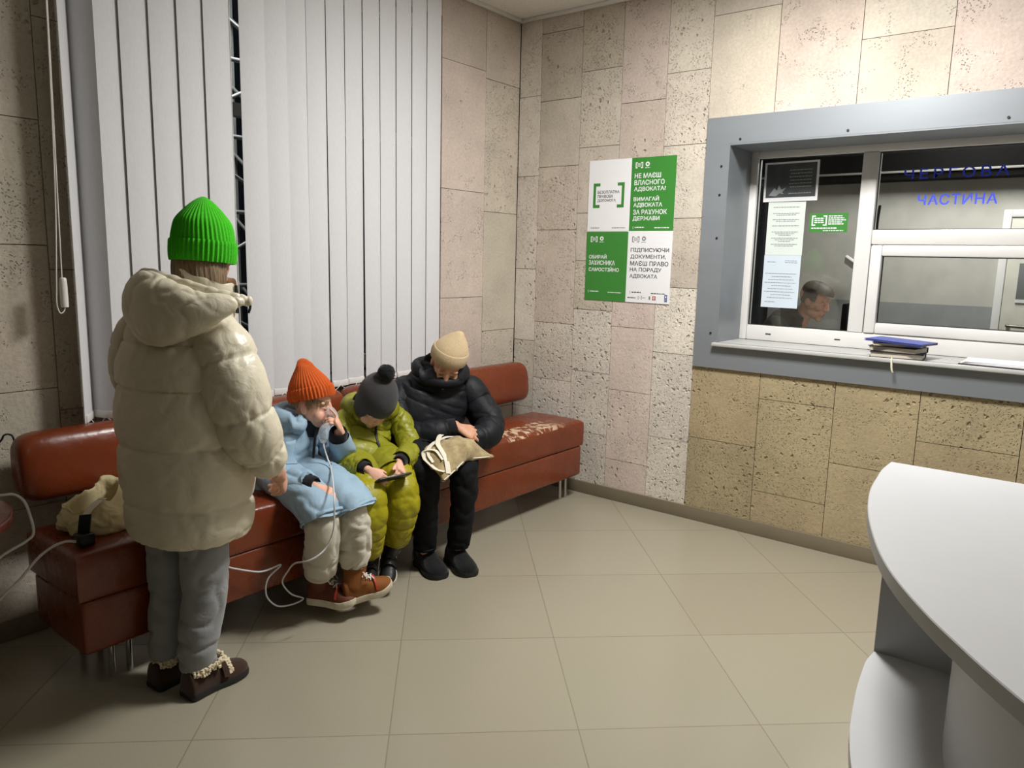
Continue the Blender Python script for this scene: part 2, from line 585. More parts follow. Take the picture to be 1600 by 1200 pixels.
c_ += [(-1.304, -1.70, 0, 1.028, [.49], 't', .55), (-1.70, -2.09, 0, 1.028, [.765, .25], 't', .5),
       (-2.09, -2.48, 0, 1.028, [.48], 't', .4), (-2.48, -2.9, 0, 1.028, [.66, .2], 't', .6),
       (-2.9, -3.3, 0, 1.028, [.5], 't', .4)]
y = -3.25
while y > YB + .05:
    c_.append((y, max(YB, y - .4), 0, H, [.5, .9, 1.4, 1.8, 2.2, 2.6], 'n', .4))
    y -= .4
    if y > -3.7:
        c_[-1] = (y + .4, y, 2.122, H, [2.5], 'n', .4); c_.append((y + .4, y, 0, 1.028, [.5], 't', .4))
slab_wall('wall_right', 'x', c_, [((.028, 0.03, 0), (.36, -1.44, H)), ((.028, -1.44, 2.115), (.36, -3.66, H)),
                                  ((.028, -1.44, 0), (.36, -3.66, 1.03)), ((.028, -3.66, 0), (.36, YB, H))])
l_ = [(-.002, -.334, 0, H, [2.56, 1.77, 1.02, .5], 'n', .3), (-.334, -.72, 0, H, [2.6, 1.88, 1.24, .6], 'p', .25)]
x = -.72
while x > -2.7:
    l_.append((x, max(-2.73, x - .4), 0, .86, [.45], 'n', .3)); l_.append((x, max(-2.73, x - .4), 2.82, H, [], 'n', .3)); x -= .4
l_ += [(-2.73, -2.84, 0, H, [2.3, 1.4, .86, .4], 'n', .2), (-2.84, -3.25, 0, H, [2.4, 1.94, 1.49, .95, .5], 'n', .3)]
x = -3.25
while x > XL + .05:
    l_.append((x, max(XL, x - .4), 0, H, [.55, 1.1, 1.6, 2.1, 2.6], 'n', .3)); x -= .4
slab_wall('wall_left', 'y', l_, [((0.0, .028, 0), (-.75, .3, H)), ((-.75, .028, 0), (-2.7, .3, .86)),
                                 ((-.75, .028, 2.82), (-2.7, .3, H)), ((-2.7, .028, 0), (XL, .3, H))])
struct(M().box((XL - .1, YB, 0), (XL, .3, H)), 'wall_side', M_PLASTER, smooth=False)
struct(M().box((XL, YB - .1, 0), (.36, YB, H)), 'wall_rear', M_PLASTER, smooth=False)
struct(M().box((-.012, -.0, 0), (-.0005, YB, .078)), 'baseboard_right', M_SKIRT, bevel=.002)
struct(M().box((XL, -.012, 0), (-.013, -.0005, .078)), 'baseboard_left', M_SKIRT, bevel=.002)
struct(M().box((-.022, -.023, H - .022), (-.0005, YB, H - .0005)), 'trim_1', M_UPVC, bevel=.003)
struct(M().box((XL, -.022, H - .022), (-.0005, -.0005, H - .0005)), 'trim_2', M_UPVC, bevel=.003)

# night window behind the blinds: frame and panes
m = M()
for a, b in (((-2.7, .1, .86), (-2.63, .17, 2.82)), ((-.82, .1, .86), (-.75, .17, 2.82)), ((-2.63, .1, .86), (-.82, .17, .93)),
             ((-2.63, .1, 2.75), (-.82, .17, 2.82)), ((-1.46, .1, .93), (-1.39, .17, 2.75)), ((-2.63, .11, 2.1), (-1.46, .16, 2.16)), ((-1.39, .11, 2.1), (-.82, .16, 2.16))):
    m.box(a, b)
w1 = struct(m, 'window_1', M_UPVC, bevel=.006)
M().box((-2.63, .13, .93), (-.82, .136, 2.75)).build('pane', M_GLASS2, w1, smooth=False)
struct(M().box((-2.72, -.06, .83), (-.74, .1, .86)), 'trim_3', M_UPVC, bevel=.006)

# outside: a steel lattice mast standing in the dark
t = thing('lattice_mast', (-1.55, .95, 0), 'pale steel lattice mast in the dark behind the gap of the blinds', 'mast')
for k, (px, py) in enumerate(((-2.0, .7), (-1.25, .7), (-2.0, 1.3), (-1.25, 1.3))):
    M().box((px - .02, py - .02, 0), (px + .02, py + .02, 3.6)).build('post', M_STEEL, t, bevel=.003)
for k in range(9):
    z = .1 + k * .4
    mm = M()
    for py in (.7, 1.3):
        mm.cyl((-2.0, py, z), (-1.25, py, z), .012)
        mm.cyl((-2.0, py, z), (-1.25, py, z + .4), .01) if k % 2 else mm.cyl((-1.25, py, z), (-2.0, py, z + .4), .01)
    for px in (-2.0, -1.25):
        mm.cyl((px, .7, z), (px, 1.3, z + .4), .01)
    mm.build('brace', M_STEEL, t)
M().box((-1.62, 1.33, .3), (-1.20, 1.36, 2.25)).build('panel', mat('weathered_sheet', srgb(150, 148, 140), .8), t, bevel=.004)

# ------------------------------------------------------------------ duty window: metal surround, reveal, sill, frame
YR = -3.6
m = M()
m.prism([(-.014, -1.31, .905), (-.014, YR - .13, .905), (-.014, YR, 1.05), (-.014, -1.44, 1.05)], (.0138, 0, 0))
m.prism([(-.014, -1.31, 2.255), (-.014, -1.44, 2.115), (-.014, YR, 2.115), (-.014, YR - .13, 2.255)], (.0138, 0, 0))
m.prism([(-.014, -1.31, .905), (-.014, -1.44, 1.05), (-.014, -1.44, 2.115), (-.014, -1.31, 2.255)], (.0138, 0, 0))
m.prism([(-.014, YR, 1.05), (-.014, YR - .13, .905), (-.014, YR - .13, 2.255), (-.014, YR, 2.115)], (.0138, 0, 0))
m.box((-.013, -1.436, 1.05), (.31, -1.446, 2.115)).box((-.013, YR, 1.05), (.31, YR + .01, 2.115))
m.box((-.013, -1.446, 2.107), (.31, YR, 2.119))
w2 = struct(m, 'window_2', M_ALU, smooth=False)
m = M()
for (yy, zz) in ((-1.405, 2.0), (-1.405, 1.62), (-1.405, 1.1), (-1.50, 2.135), (-2.04, 2.135), (-2.7, 2.135), (-1.405, 1.85)):
    m.cyl((-.013, yy, zz), (-.018, yy, zz), .006)
m.build('screw', M_SCREW, w2)
m = M().box((-.045, -1.425, 1.03), (.31, YR, 1.05))
m.build('sill', mat('grey_sill_board', srgb(186, 186, 184), .4), w2, bevel=.005)['label'] = 'pale projecting sill board'
def frame(name, y0, y1, z0, z1, wd, x0, x1, parent, mt=M_UPVC, bev=.008):
    mm = M()
    mm.box((x0, y0, z0), (x1, y0 - wd, z1)).box((x0, y1 + wd, z0), (x1, y1, z1))
    mm.box((x0 + .001, y0 - wd + .001, z0), (x1, y1 + wd - .001, z0 + wd)).box((x0 + .001, y0 - wd + .001, z1 - wd), (x1, y1 + wd - .001, z1))
    return mm.build(name, mt, parent, bevel=bev)
fr = M()
fr.box((.30, -1.44, 1.051), (.37, -1.485, 2.113)).box((.30, YR, 1.051), (.37, YR + .05, 2.113))
fr.box((.301, -1.485, 1.051), (.37, YR + .05, 1.137)).box((.301, -1.485, 2.07), (.37, YR + .05, 2.113))
fr.box((.299, -2.04, 1.137), (.37, -2.118, 2.07)).box((.3005, -2.118, 1.6), (.37, YR + .05, 1.675))
fr = fr.build('window_frame', M_UPVC, w2, bevel=.007)
frame('sash', -2.122, YR + .055, 1.139, 1.596, .055, .292, .35, w2)
for (a, b, c, d) in ((-1.485, -2.04, 1.137, 2.07), (-2.118, YR + .05, 1.675, 2.07), (-2.177, YR + .11, 1.194, 1.541)):
    frame('seal', a, b, c, d, .004, .322, .334, w2, M_SEAL, 0)
    M().box((.326, a - .003, c + .003), (.331, b + .003, d - .003)).build('pane', M_GLASS, w2, smooth=False)
mm = M()
for yy in (-1.60, -1.98):
    mm.box((.2985, yy, 1.088), (.302, yy - .03, 1.094))
mm.build('drain_slot', M_SEAL, w2, smooth=False)

# blue lettering stuck on the pane
M_BLUE = mat('blue_vinyl', srgb(58, 82, 240), .45, var=.02)
t = thing('window_lettering', (.32, -2.45, 1.79), 'blue two word vinyl lettering stuck on the upper pane of the duty window', 'sign')
s = Sheet((.3255, 0, 0), (0, -1, 0), (0, 0, 1), t)
m = M(); s.text(m, 'ЧЕРГОВА', 2.237, 1.925, .455, .052, 0, .012, 1.35); s.build(m, 'lettering', M_BLUE)
m = M(); s.text(m, 'ЧАСТИНА', 2.312, 1.796, .345, .053, 0, .014, 1.08); s.build(m, 'lettering', M_BLUE)

# ------------------------------------------------------------------ duty room behind the glass
X0, X1, Y0, Y1, HZ = .36, 2.4, -.35, -4.4, 2.72
struct(M().box((X0, Y1, -.1), (X1, Y0, 0)), 'floor_2', M_FLOOR, smooth=False)
struct(M().box((X0, Y1, HZ), (X1, Y0, HZ + .1)), 'ceiling_2', M_CEIL, smooth=False)
m = M().box((X1, Y1, 1.222), (X1 + .1, Y0, HZ)).box((X1 - .002, Y1, 0), (X1 + .1, Y0, 1.222), 1)
struct(m, 'wall_back', [M_PLASTER2, M_DADO], smooth=False)
struct(M().box((X0, Y0, 0), (X1, Y0 + .1, HZ)), 'wall_duty_left', M_PLASTER2, smooth=False)
struct(M().box((X0, Y1 - .1, 0), (X1, Y1, HZ)), 'wall_duty_right', M_PLASTER2, smooth=False)
# dark band and pale strip modelled in place of a reflection in the glass
t = thing('reflection_band', (X1 - .09, -2.3, 2.12), 'long dark band in place of a reflection, high on the duty room back wall', 'reflection band')
M().box((X1 - .16, Y1 + .02, 2.12), (X1 - .003, Y0 - .02, 2.66)).build('dark_band', M_DARK, t, bevel=.006)
M().box((X1 - .178, Y1 + .02, 2.168), (X1 - .16, Y0 - .02, 2.184)).build('streak', mat('pale_streak', srgb(128, 126, 120), .6), t, bevel=.003)['label'] = 'pale horizontal rail'  # pale line of that reflection modelled as a strip
t = thing('curtain', (2.2, -.68, 0), 'dark floor length curtain at the left end of the duty room', 'curtain')
secs = []
m = M()
v, f = rings_mesh([[(2.25 + .03 * math.sin(k * .9) + (.012 if k < 40 else 0), y_, z_) for k, y_ in
                    [(q, -.4 - .5 * q / 39) for q in range(40)] + [(39 - q, -.9 + .5 * q / 39) for q in range(40)]] for z_ in (.03, .6, 1.2, 1.8, 2.1)])
m.add(v, f)
m.build('cloth', mat('dark_curtain', srgb(30, 28, 27), .9), t)
# door
d = M()
d.box((X1 - .05, -2.47, 0), (X1 - .003, -2.52, 1.9)).box((X1 - .05, -3.36, 0), (X1 - .003, -3.41, 1.9)).box((X1 - .05, -2.52, 1.85), (X1 - .003, -3.36, 1.9))
d1 = struct(d, 'door_1', M_UPVC, bevel=.004)
m = M().box((X1 - .04, -2.522, .01), (X1 - .005, -3.358, 1.848))
m.build('leaf', mat('cream_door_paint', srgb(206, 202, 190), .5), d1, bevel=.003)
M().box((X1 - .046, -2.6, 1.27), (X1 - .039, -3.28, 1.535)).build('glazing', mat('frosted_door_pane', srgb(120, 122, 120), .25), d1, bevel=.003)['label'] = 'grey glazed panel'
M().box((X1 - .05, -2.6, 1.262), (X1 - .038, -3.28, 1.285)).build('glazing_bead', M_UPVC, d1)
m = M().cyl((X1 - .04, -2.575, 1.10), (X1 - .09, -2.575, 1.10), .012).cyl((X1 - .085, -2.57, 1.10), (X1 - .085, -2.68, 1.095), .011).cyl((X1 - .04, -2.575, 1.03), (X1 - .055, -2.575, 1.03), .02)
m.build('door_handle', mat('brushed_metal_handle', srgb(120, 115, 105), .35, .9), d1)
m = M().box((X1 - .055, -2.6, 1.84), (X1 - .039, -2.72, 1.8)); m.build('door_closer', M_STEEL, d1, bevel=.004)

# ------------------------------------------------------------------ ceiling lamps
M_LAMP = mat('lamp_diffuser', srgb(250, 248, 240), .5, emit=((1, .97, .9, 1), 3.0))
names = ['square recessed ceiling lamp above the open floor near the duty window', 'added unseen fill lamp, square and recessed, in the far rear corner of the hall', 'added unseen fill lamp, square and recessed, above the reception desk']
for ((lx, ly), pw), nm in zip(HALL_LIGHTS, names):
    t = thing('ceiling_light', (lx, ly, H - .02), nm, 'lamp', 'recessed ceiling lamps')
    frame_ = M()
    for a, b in (((-.3, -.3), (.3, -.27)), ((-.3, .27), (.3, .3)), ((-.3, -.27), (-.27, .27)), ((.27, -.27), (.3, .27))):
        frame_.box((lx + a[0], ly + a[1], H - .016), (lx + b[0], ly + b[1], H - .0005))
    frame_.build('frame', M_UPVC, t, bevel=.003)
    M().box((lx - .27, ly - .27, H - .010), (lx + .27, ly + .27, H - .001)).build('diffuser', M_LAMP, t, smooth=False)
t = thing('ceiling_light', (1.55, -2.3, HZ - .02), 'rectangular lamp on the duty room ceiling', 'lamp')
M().box((1.08, -2.57, HZ - .03), (2.02, -2.03, HZ - .001)).build('frame', M_UPVC, t, bevel=.004)
M().box((1.11, -2.54, HZ - .034), (1.99, -2.06, HZ - .029)).build('diffuser', M_LAMP, t, smooth=False)
# ------------------------------------------------------------------ benches
def leather_mat():
    g = G('brown_leatherette')
    v = g.coord()
    n1 = g.noise(v, 2.5, 5, .6)
    c = g.mix(g.ramp(n1, .3, .7), srgb(104, 45, 21), srgb(126, 57, 28))
    c = g.mix(g.math('MULTIPLY', g.ramp(g.noise(v, 30, 4, .7), .55, .75), .3), c, srgb(86, 36, 17))
    g.l(c, g.b.inputs['Base Color'])
    g.l(g.ramp(g.noise(v, 7, 4), .3, .7, (.19, .19, .19, 1), (.34, .34, .34, 1)), g.b.inputs['Roughness'])
    vo = g.n('ShaderNodeTexVoronoi', feature='DISTANCE_TO_EDGE'); vo.inputs['Scale'].default_value = 420
    g.l(v, vo.inputs['Vector'])
    b = g.bump(vo.outputs[0], .06, .002)
    g.bump(g.noise(g.mapping(v, (1, 1.6, 1)), 11, 4), .22, .012, b)
    return g
M_LEATHER = leather_mat().m
def worn_mat():
    g = leather_mat()
    g.m.name = 'cracked_leatherette'
    src = g.b.inputs['Base Color'].links[0].from_socket
    v = g.coord()
    sep = g.n('ShaderNodeSeparateXYZ'); g.l(v, sep.inputs[0])
    # the front edge of the seat has split: pale cracks running back from it
    edge = g.ramp(g.math('ADD', sep.outputs[1], g.math('MULTIPLY', g.noise(v, 9, 3), .14)), -.13, -.04, (1, 1, 1, 1), (0, 0, 0, 1))
    along = g.math('MULTIPLY', g.ramp(sep.outputs[0], -.28, -.16), g.ramp(sep.outputs[0], .40, .58, (1, 1, 1, 1), (0, 0, 0, 1)))
    top = g.ramp(sep.outputs[2], .488, .492)
    wv = g.mapping(v, (17, 4, 4), rot=(0, 0, .45))
    cr = g.n('ShaderNodeTexNoise'); g.l(wv, cr.inputs['Vector']); cr.inputs['Scale'].default_value = 1.0; cr.inputs['Detail'].default_value = 3
    k = g.ramp(g.math('ABSOLUTE', g.math('SUBTRACT', cr.outputs['Fac'], .5)), .010, .024, (1, 1, 1, 1), (0, 0, 0, 1))
    k = g.math('MULTIPLY', k, g.ramp(g.noise(v, 14, 3), .46, .54))
    lip = g.math('MULTIPLY', g.ramp(g.math('ADD', sep.outputs[1], g.math('MULTIPLY', g.noise(v, 16, 3), .05)), -.168, -.158, (1, 1, 1, 1), (0, 0, 0, 1)), g.ramp(g.noise(v, 24, 3), .49, .57))
    k = g.math('MAXIMUM', k, lip)
    f = g.math('MULTIPLY', g.math('MULTIPLY', edge, along), g.math('MULTIPLY', top, k))
    g.l(g.mix(f, src, srgb(206, 178, 146)), g.b.inputs['Base Color'])
    return g.m
M_WORN = worn_mat()
M_CHROME = mat('chromed_tube', srgb(200, 200, 200), .18, 1.0, var=0)
M_BLACKMETAL = mat('black_metal', srgb(26, 26, 27), .45, .4)

def cushion(m, x0, x1, y0, y1, z0, z1, crown, rad):
    """upholstered block with a crowned top and soft edges"""
    nx, ny = 40, 16
    prof = []
    def rr(d, L):  # soft edge falloff
        e = min(d, L - d)
        return 1 - max(0.0, 1 - e / rad) ** 2.4
    top = {}
    vs, fs = [], []
    for i in range(nx + 1):
        for j in range(ny + 1):
            # cluster samples near the edges
            u = .5 - .5 * math.cos(PI * i / nx); w_ = .5 - .5 * math.cos(PI * j / ny)
            x, y_ = x0 + (x1 - x0) * u, y0 + (y1 - y0) * w_
            k = rr(x - x0, x1 - x0) * rr(y_ - y0, y1 - y0)
            wob = .0025 * noise.noise(Vector((x * 7, y_ * 9, 1.3)))
            z = z1 - rad * .55 * (1 - k) + crown * math.sin(PI * u) ** .5 * math.sin(PI * w_) ** .5 + wob
            vs.append((x, y_, z))
    id_ = lambda i, j: i * (ny + 1) + j
    for i in range(nx):
        for j in range(ny):
            fs.append((id_(i, j), id_(i + 1, j), id_(i + 1, j + 1), id_(i, j + 1)))
    rim = [id_(i, 0) for i in range(nx + 1)] + [id_(nx, j) for j in range(1, ny + 1)] + [id_(i, ny) for i in range(nx - 1, -1, -1)] + [id_(0, j) for j in range(ny - 1, 0, -1)]
    cx, cy = (x0 + x1) / 2, (y0 + y1) / 2
    prev = rim
    for z, k in (((z0 + z1) / 2 + .02, 1.006), (z0 + .018, 1.004), (z0 + .004, .996), (z0, .985)):
        base = len(vs)
        for r_ in rim:
            px, py, _ = vs[r_]
            sx = cx + (px - cx) * (1 + (k - 1) * .4); sy = cy + (py - cy) * k
            vs.append((sx, sy, z))
        n = len(rim)
        for q in range(n):
            fs.append((prev[q], base + q, base + (q + 1) % n, prev[(q + 1) % n]))
        prev = [base + q for q in range(n)]
    fs.append(tuple(prev))
    m.add(vs, fs)
    return m

def bench(x0, x1, label, seat_mat):
    cx = (x0 + x1) / 2
    t = thing('waiting_bench', (cx, -.45, 0), label, 'bench', 'upholstered waiting benches')
    m = M().box((x0 + .008, -.648, .156), (x1 - .008, -.26, .343))
    m.build('base', M_LEATHER, t, bevel=.014, segs=3)
    cushion(M(), x0, x1, -.652, -.25, .346, .503, .016, .022).build('seat', seat_mat, t, sharp=60)
    # fat rolled back pad
    prof = []
    for k in range(36):
        a = 2 * PI * k / 36
        c_, s_ = math.cos(a), math.sin(a)
        e = 2 / 3.2
        yy = .062 * math.copysign(abs(c_) ** e, c_)
        zz = .124 * math.copysign(abs(s_) ** e, s_)
        prof.append((-.172 + yy + zz * .12, .70 + zz))
    rings = []
    bx0, bx1 = x0 + .005, x1 - .0
    py, pz = -.172, .70
    for k, (dx, sc) in enumerate([(0, .52), (.004, .68), (.014, .82), (.030, .92), (.05, .975), (.075, 1.0)]):
        rings.append([(bx0 + dx, py + (p[0] - py) * sc, pz + (p[1] - pz) * sc) for p in prof])
    for q in range(1, 16):
        xx = bx0 + .075 + (bx1 - bx0 - .15) * q / 16
        rings.append([(xx, py + (p[0] - py) * (1 + .012 * math.sin(q * 1.3)), pz + (p[1] - pz)) for p in prof])
    for dx, sc in ((.075, 1.0), (.05, .975), (.030, .92), (.014, .82), (.004, .68), (0, .52)):
        rings.append([(bx1 - dx, py + (p[0] - py) * sc, pz + (p[1] - pz) * sc) for p in prof])
    v, f = rings_mesh(rings)
    M().add(v, f).build('backrest', M_LEATHER, t, sharp=50)
    for xx in (x0 + .3, x1 - .3):
        m = M()
        for d in (-.02, .02):
            m.tube([(xx + d, -.19, .30), (xx + d, -.165, .42), (xx + d, -.13, .62)], .009, 10)
        m.box((xx - .035, -.2595, .3), (xx + .035, -.185, .36))
        m.build('back_support', M_CHROME, t)
    for xx, ys in ((x0 + .16, (-.555, -.31)), (x1 - .075, (-.56, -.31))):
        for yy in ys:
            m = M()
            for d in (-.03, .03):
                m.cyl((xx + d, yy, .0), (xx + d, yy, .158), .0115)
            m.build('leg', M_CHROME, t)
    return t
bench(-3.07, -1.603, 'brown leatherette waiting bench at the left, behind the woman in the green hat', M_LEATHER)
bench(-1.597, -.108, 'brown leatherette waiting bench in the corner, its seat front cracked and pale', M_WORN)

# ------------------------------------------------------------------ vertical blinds
def blind_mat():
    g = G('white_blind_fabric')
    v = g.coord()
    c = g.mix(g.ramp(g.noise(g.mapping(v, (1, 1, .25)), 160, 2), .35, .65), srgb(219, 219, 222), srgb(223, 223, 226))
    g.l(c, g.b.inputs['Base Color'])
    g.b.inputs['Roughness'].default_value = .7
    tr = g.n('ShaderNodeBsdfTranslucent'); g.l(c, tr.inputs[0])
    mx = g.n('ShaderNodeMixShader'); mx.inputs[0].default_value = .12
    g.l(g.b.outputs[0], mx.inputs[1]); g.l(tr.outputs[0], mx.inputs[2])
    g.l(mx.outputs[0], g.t.nodes['Material Output'].inputs[0])
    g.bump(g.noise(g.mapping(v, (1, 1, 1)), 420, 2), .06, .001)
    return g.m
M_BLIND = blind_mat()
M_CORD = mat('white_cord', srgb(224, 222, 216), .6)
def slat(parent, xc, yaw, zb, width=.127, dx=0.0):
    """one hanging fabric vane with its bottom weight pocket; dx = drift of the foot"""
    m = M()
    n = 6
    rings = []
    for k in range(12):
        z = zb + (2.88 - zb) * k / 11
        sway = dx * (1 - k / 11) ** 1.5
        pts = []
        for side in (0, 1):
            for q in range(n + 1):
                qq = q if side == 0 else n - q
                u = (qq / n - .5) * width
                b = .006 * (1 - (2 * qq / n - 1) ** 2) + (.0008 if side == 0 else -.0008)
                pts.append((xc + sway + u * math.cos(yaw) + b * math.sin(yaw), -.085 + u * math.sin(yaw) - b * math.cos(yaw), z))
        rings.append(pts)
    v, f = rings_mesh(rings)
    m.add(v, f)
    o = m.build('slat', M_BLIND, parent, sharp=50)
    return o
def bottom_weight(parent, xc, yaw, zb, width=.108):
    m = M()
    R_ = Matrix.Translation((xc, -.085, zb)) @ Matrix.Rotation(yaw, 4, 'Z')
    m.box((-width / 2, -.0078, 0), (width / 2, .002, .03), mtx=R_)
    return m.build('bottom_weight', M_UPVC, parent, bevel=.002)
def chain(m, x0, x1, z):
    pts = [(x0 + (x1 - x0) * k / 6, -.094, z - .03 * math.sin(PI * k / 6)) for k in range(7)]
    m.tube(pts, .0016, 6, sub=3)

t = thing('vertical_blind', (-2.45, -.085, .83), 'white vertical blind left of the dark gap, behind the woman in the green hat', 'blind', 'vertical blinds over the night window')
M().box((-2.84, -.12, 2.89), (-2.106, -.05, 2.94)).build('headrail', M_UPVC, t, bevel=.004)
ch = M()
xs = [-2.765, -2.655, -2.545, -2.43, -2.318, -2.2, -2.166]
xs = [-2.770, -2.712, -2.628, -2.512, -2.397, -2.282, -2.168]
for k, xx in enumerate(xs):
    yw = (.95, -1.15, .10, .115, .10, .115, .10)[k]
    zb = .822 + .003 * (k % 3)
    s_ = slat(t, xx, yw, zb, .124)
    bottom_weight(s_, xx, yw, zb)
    if k:
        chain(ch, xs[k - 1], xx, .832)
ch.build('bottom_chain', M_CORD, t)
m = M()
m.tube([(-2.828, -.125, 2.9), (-2.832, -.125, 2.3), (-2.842, -.125, 1.7), (-2.848, -.125, 1.36)], .0022, 6)
m.tube([(-2.832, -.128, 2.9), (-2.836, -.128, 2.3), (-2.85, -.128, 1.7), (-2.868, -.128, 1.36), (-2.872, -.128, 1.28), (-2.862, -.128, 1.245), (-2.846, -.128, 1.26), (-2.843, -.126, 1.3)], .0022, 6)
m.build('cord', M_CORD, t)
v, f = sweep([(-2.845, -.126, 1.375, .008, .008), (-2.845, -.126, 1.36, .0125, .0125), (-2.845, -.126, 1.275, .0135, .0135), (-2.845, -.126, 1.268, .012, .012)], nu=16, nv=14, cap=('flat', 'flat'))
M().add(v, f).build('cord_weight', M_UPVC, t, sharp=50)

t = thing('vertical_blind', (-1.44, -.085, .85), 'white vertical blind right of the dark gap, above the seated children', 'blind', 'vertical blinds over the night window')
M().box((-2.1, -.12, 2.89), (-.76, -.05, 2.94)).build('headrail', M_UPVC, t, bevel=.004)
n = 11
ch = M()
xs2 = [-2.0 + (-.872 + 2.0) * k / (n - 1) for k in range(n)]
yaws = [-.06, -.05, -.02, .03, .04, .05, .03, .05, .035, .045, .03]
drift = [0, .004, .004, .0, .006, -.004, .006, 0, .0, 0, 0]
for k, xx in enumerate(xs2):
    zb = .812 + .004 * ((k * 7) % 3)
    s_ = slat(t, xx, yaws[k] * .9, zb, .121 if k < 2 else .1105, drift[k])
    bottom_weight(s_, xx + drift[k], yaws[k], zb)
    if k:
        chain(ch, xs2[k - 1], xx, .824)
ch.build('bottom_chain', M_CORD, t)
M().tube([(-2.088, -.06, 2.9), (-2.092, -.06, 2.0), (-2.088, -.06, 1.2), (-2.084, -.06, .9)], .0022, 6).build('cord', M_CORD, t)

# ------------------------------------------------------------------ reception desk
M_LAM = mat('pale_grey_laminate', srgb(198, 199, 201), .42, var=.015)
M_EDGE = mat('white_edge_band', srgb(206, 205, 200), .45, var=.01)
t = thing('reception_desk', (-2.75, -3.35, 0), 'pale grey laminate reception desk with curved top and curved lower shelf', 'desk')
arc = [(-2.186, -2.806), (-2.265, -2.806), (-2.343, -2.813), (-2.425, -2.822), (-2.502, -2.835), (-2.606, -2.859), (-2.709, -2.890), (-2.807, -2.925), (-2.896, -2.966),
       (-2.989, -3.021), (-3.053, -3.066), (-3.105, -3.105), (-3.16, -3.152), (-3.22, -3.215), (-3.28, -3.30), (-3.325, -3.40), (-3.35, -3.52), (-3.36, -3.7), (-3.36, -4.1)]
P_ = np.array(arc); arcs = cat_rom(P_, np.linspace(0, len(arc) - 1, 90))
top = [(a, b, 1.025) for a, b in arcs] + [(-2.19, -4.1, 1.025)]
M().prism(top[::-1] if False else top, (0, 0, .025)).build('desk_top', M_LAM, t, smooth=False, bevel=.0015, segs=1)
# vertical panels under the top
M().box((-2.508, -2.874, 0), (-2.490, -3.03, 1.0248)).build('end_panel', M_LAM, t, smooth=False)
M().box((-2.49, -2.874, 0), (-2.21, -2.892, 1.0248)).build('side_panel', M_LAM, t, smooth=False)
pan = [(-2.508, -3.012), (-2.62, -3.018), (-2.8, -3.04), (-2.98, -3.10), (-3.13, -3.19), (-3.22, -3.30), (-3.27, -3.45), (-3.28, -3.6), (-3.28, -4.05)]
pa = cat_rom(np.array(pan), np.linspace(0, len(pan) - 1, 50))
inn = [(a * .985 - .03, b - .016) for a, b in pa][::-1]
m = M()
rings = [[(a, b, z) for a, b in list(pa) + inn] for z in (0, .5, 1.0247)]
v, f = rings_mesh(rings)
m.add(v, f).build('front_panel', M_LAM, t, sharp=40)
# lower half round shelf
sh = [(-2.512, -2.876), (-2.56, -2.873), (-2.607, -2.877), (-2.66, -2.883), (-2.706, -2.890), (-2.79, -2.905), (-2.844, -2.918), (-2.906, -2.937), (-3.0, -2.972), (-3.1, -3.02), (-3.19, -3.09), (-3.26, -3.18), (-3.31, -3.3), (-3.32, -3.4)]
sa = cat_rom(np.array(sh), np.linspace(0, len(sh) - 1, 60))
sp = [(a, b, .725) for a, b in sa] + [(a, b + .0, .725) for a, b in pa[::-1] if b > -3.4]
M().prism(sp, (0, 0, .025)).build('shelf', M_LAM, t, smooth=False)
pts = [(-2.75, -2.93, 0), (-2.75, -3.02, 0), (-2.768, -3.02, 0), (-2.768, -2.93, 0)]
M().prism(pts, (0, 0, .724)).build('shelf_support', M_LAM, t, smooth=False)
M().box((-2.21, -2.874, 0), (-2.2, -4.05, 1.0247)).build('back_panel', M_LAM, t, smooth=False)

# ------------------------------------------------------------------ legal aid poster
M_GREEN = mat('green_print', srgb(56, 132, 48), .5, var=.02)
M_INK = mat('dark_ink', srgb(34, 36, 40), .6)
M_INKG = mat('grey_ink', srgb(120, 122, 126), .6)
t = thing('poster', (-.003, -.845, 1.243), 'four panel green and white legal aid poster on the stone wall beside the duty window', 'poster')
s = Sheet((-.003, -.555, 1.243), (0, -1, 0), (0, 0, 1), t)
W, HH = .579, .835
for (a, b, c, d, mt, nm) in ((0, HH / 2, W / 2, HH, M_WHITE, 'white panel with green brackets'), (W / 2 + .003, HH / 2, W, HH, M_GREEN, 'green panel with white capitals'),
                             (0, 0, W / 2, HH / 2 - .003, M_GREEN, 'green panel with three lines of white capitals'), (W / 2 + .003, 0, W, HH / 2 - .003, M_WHITE, 'white panel with dark capitals')):
    m = M(); s.rect(m, a, b, c, d, .0006, 0, .0012); s.build(m, 'panel', mt, nm)
m = M(); s.rect(m, 0, 0, W, HH, -.0006, 0, .0012); s.build(m, 'backing_sheet', M_WHITE)
def bracket(m, x, y, w, h, th, lift, mi=0, arm=.3, only=None):
    for (xx, dr) in [((x, 1), (x + w, -1))[only]] if only is not None else ((x, 1), (x + w, -1)):
        s_ = sorted
        def rc(xa, ya, xb, yb):
            cur.rect(m, min(xa, xb), ya, max(xa, xb), yb, lift, mi)
        rc(xx, y, xx + dr * th, y + h)
        rc(xx + dr * th, y, xx + dr * arm * w, y + th)
        rc(xx + dr * th, y + h - th, xx + dr * arm * w, y + h)
cur = s
L = .0010
L = .0010
def line(tx, x, y, w, h, bold, mt):
    m = M(); s.text(m, tx, x, y, w, h, L, bold); s.build(m, 'lettering', mt)
for half in (0, 1):
    m = M(); bracket(m, .035, .555, .215, .145, .018, L, arm=.22, only=half); s.build(m, 'bracket', M_GREEN)
for k, tx in enumerate(('БЕЗОПЛАТНА', 'ПРАВОВА', 'ДОПОМОГА')):
    line(tx, .066, .638 - k * .025, (.150, .108, .127)[k], .0185, .016, M_INK)
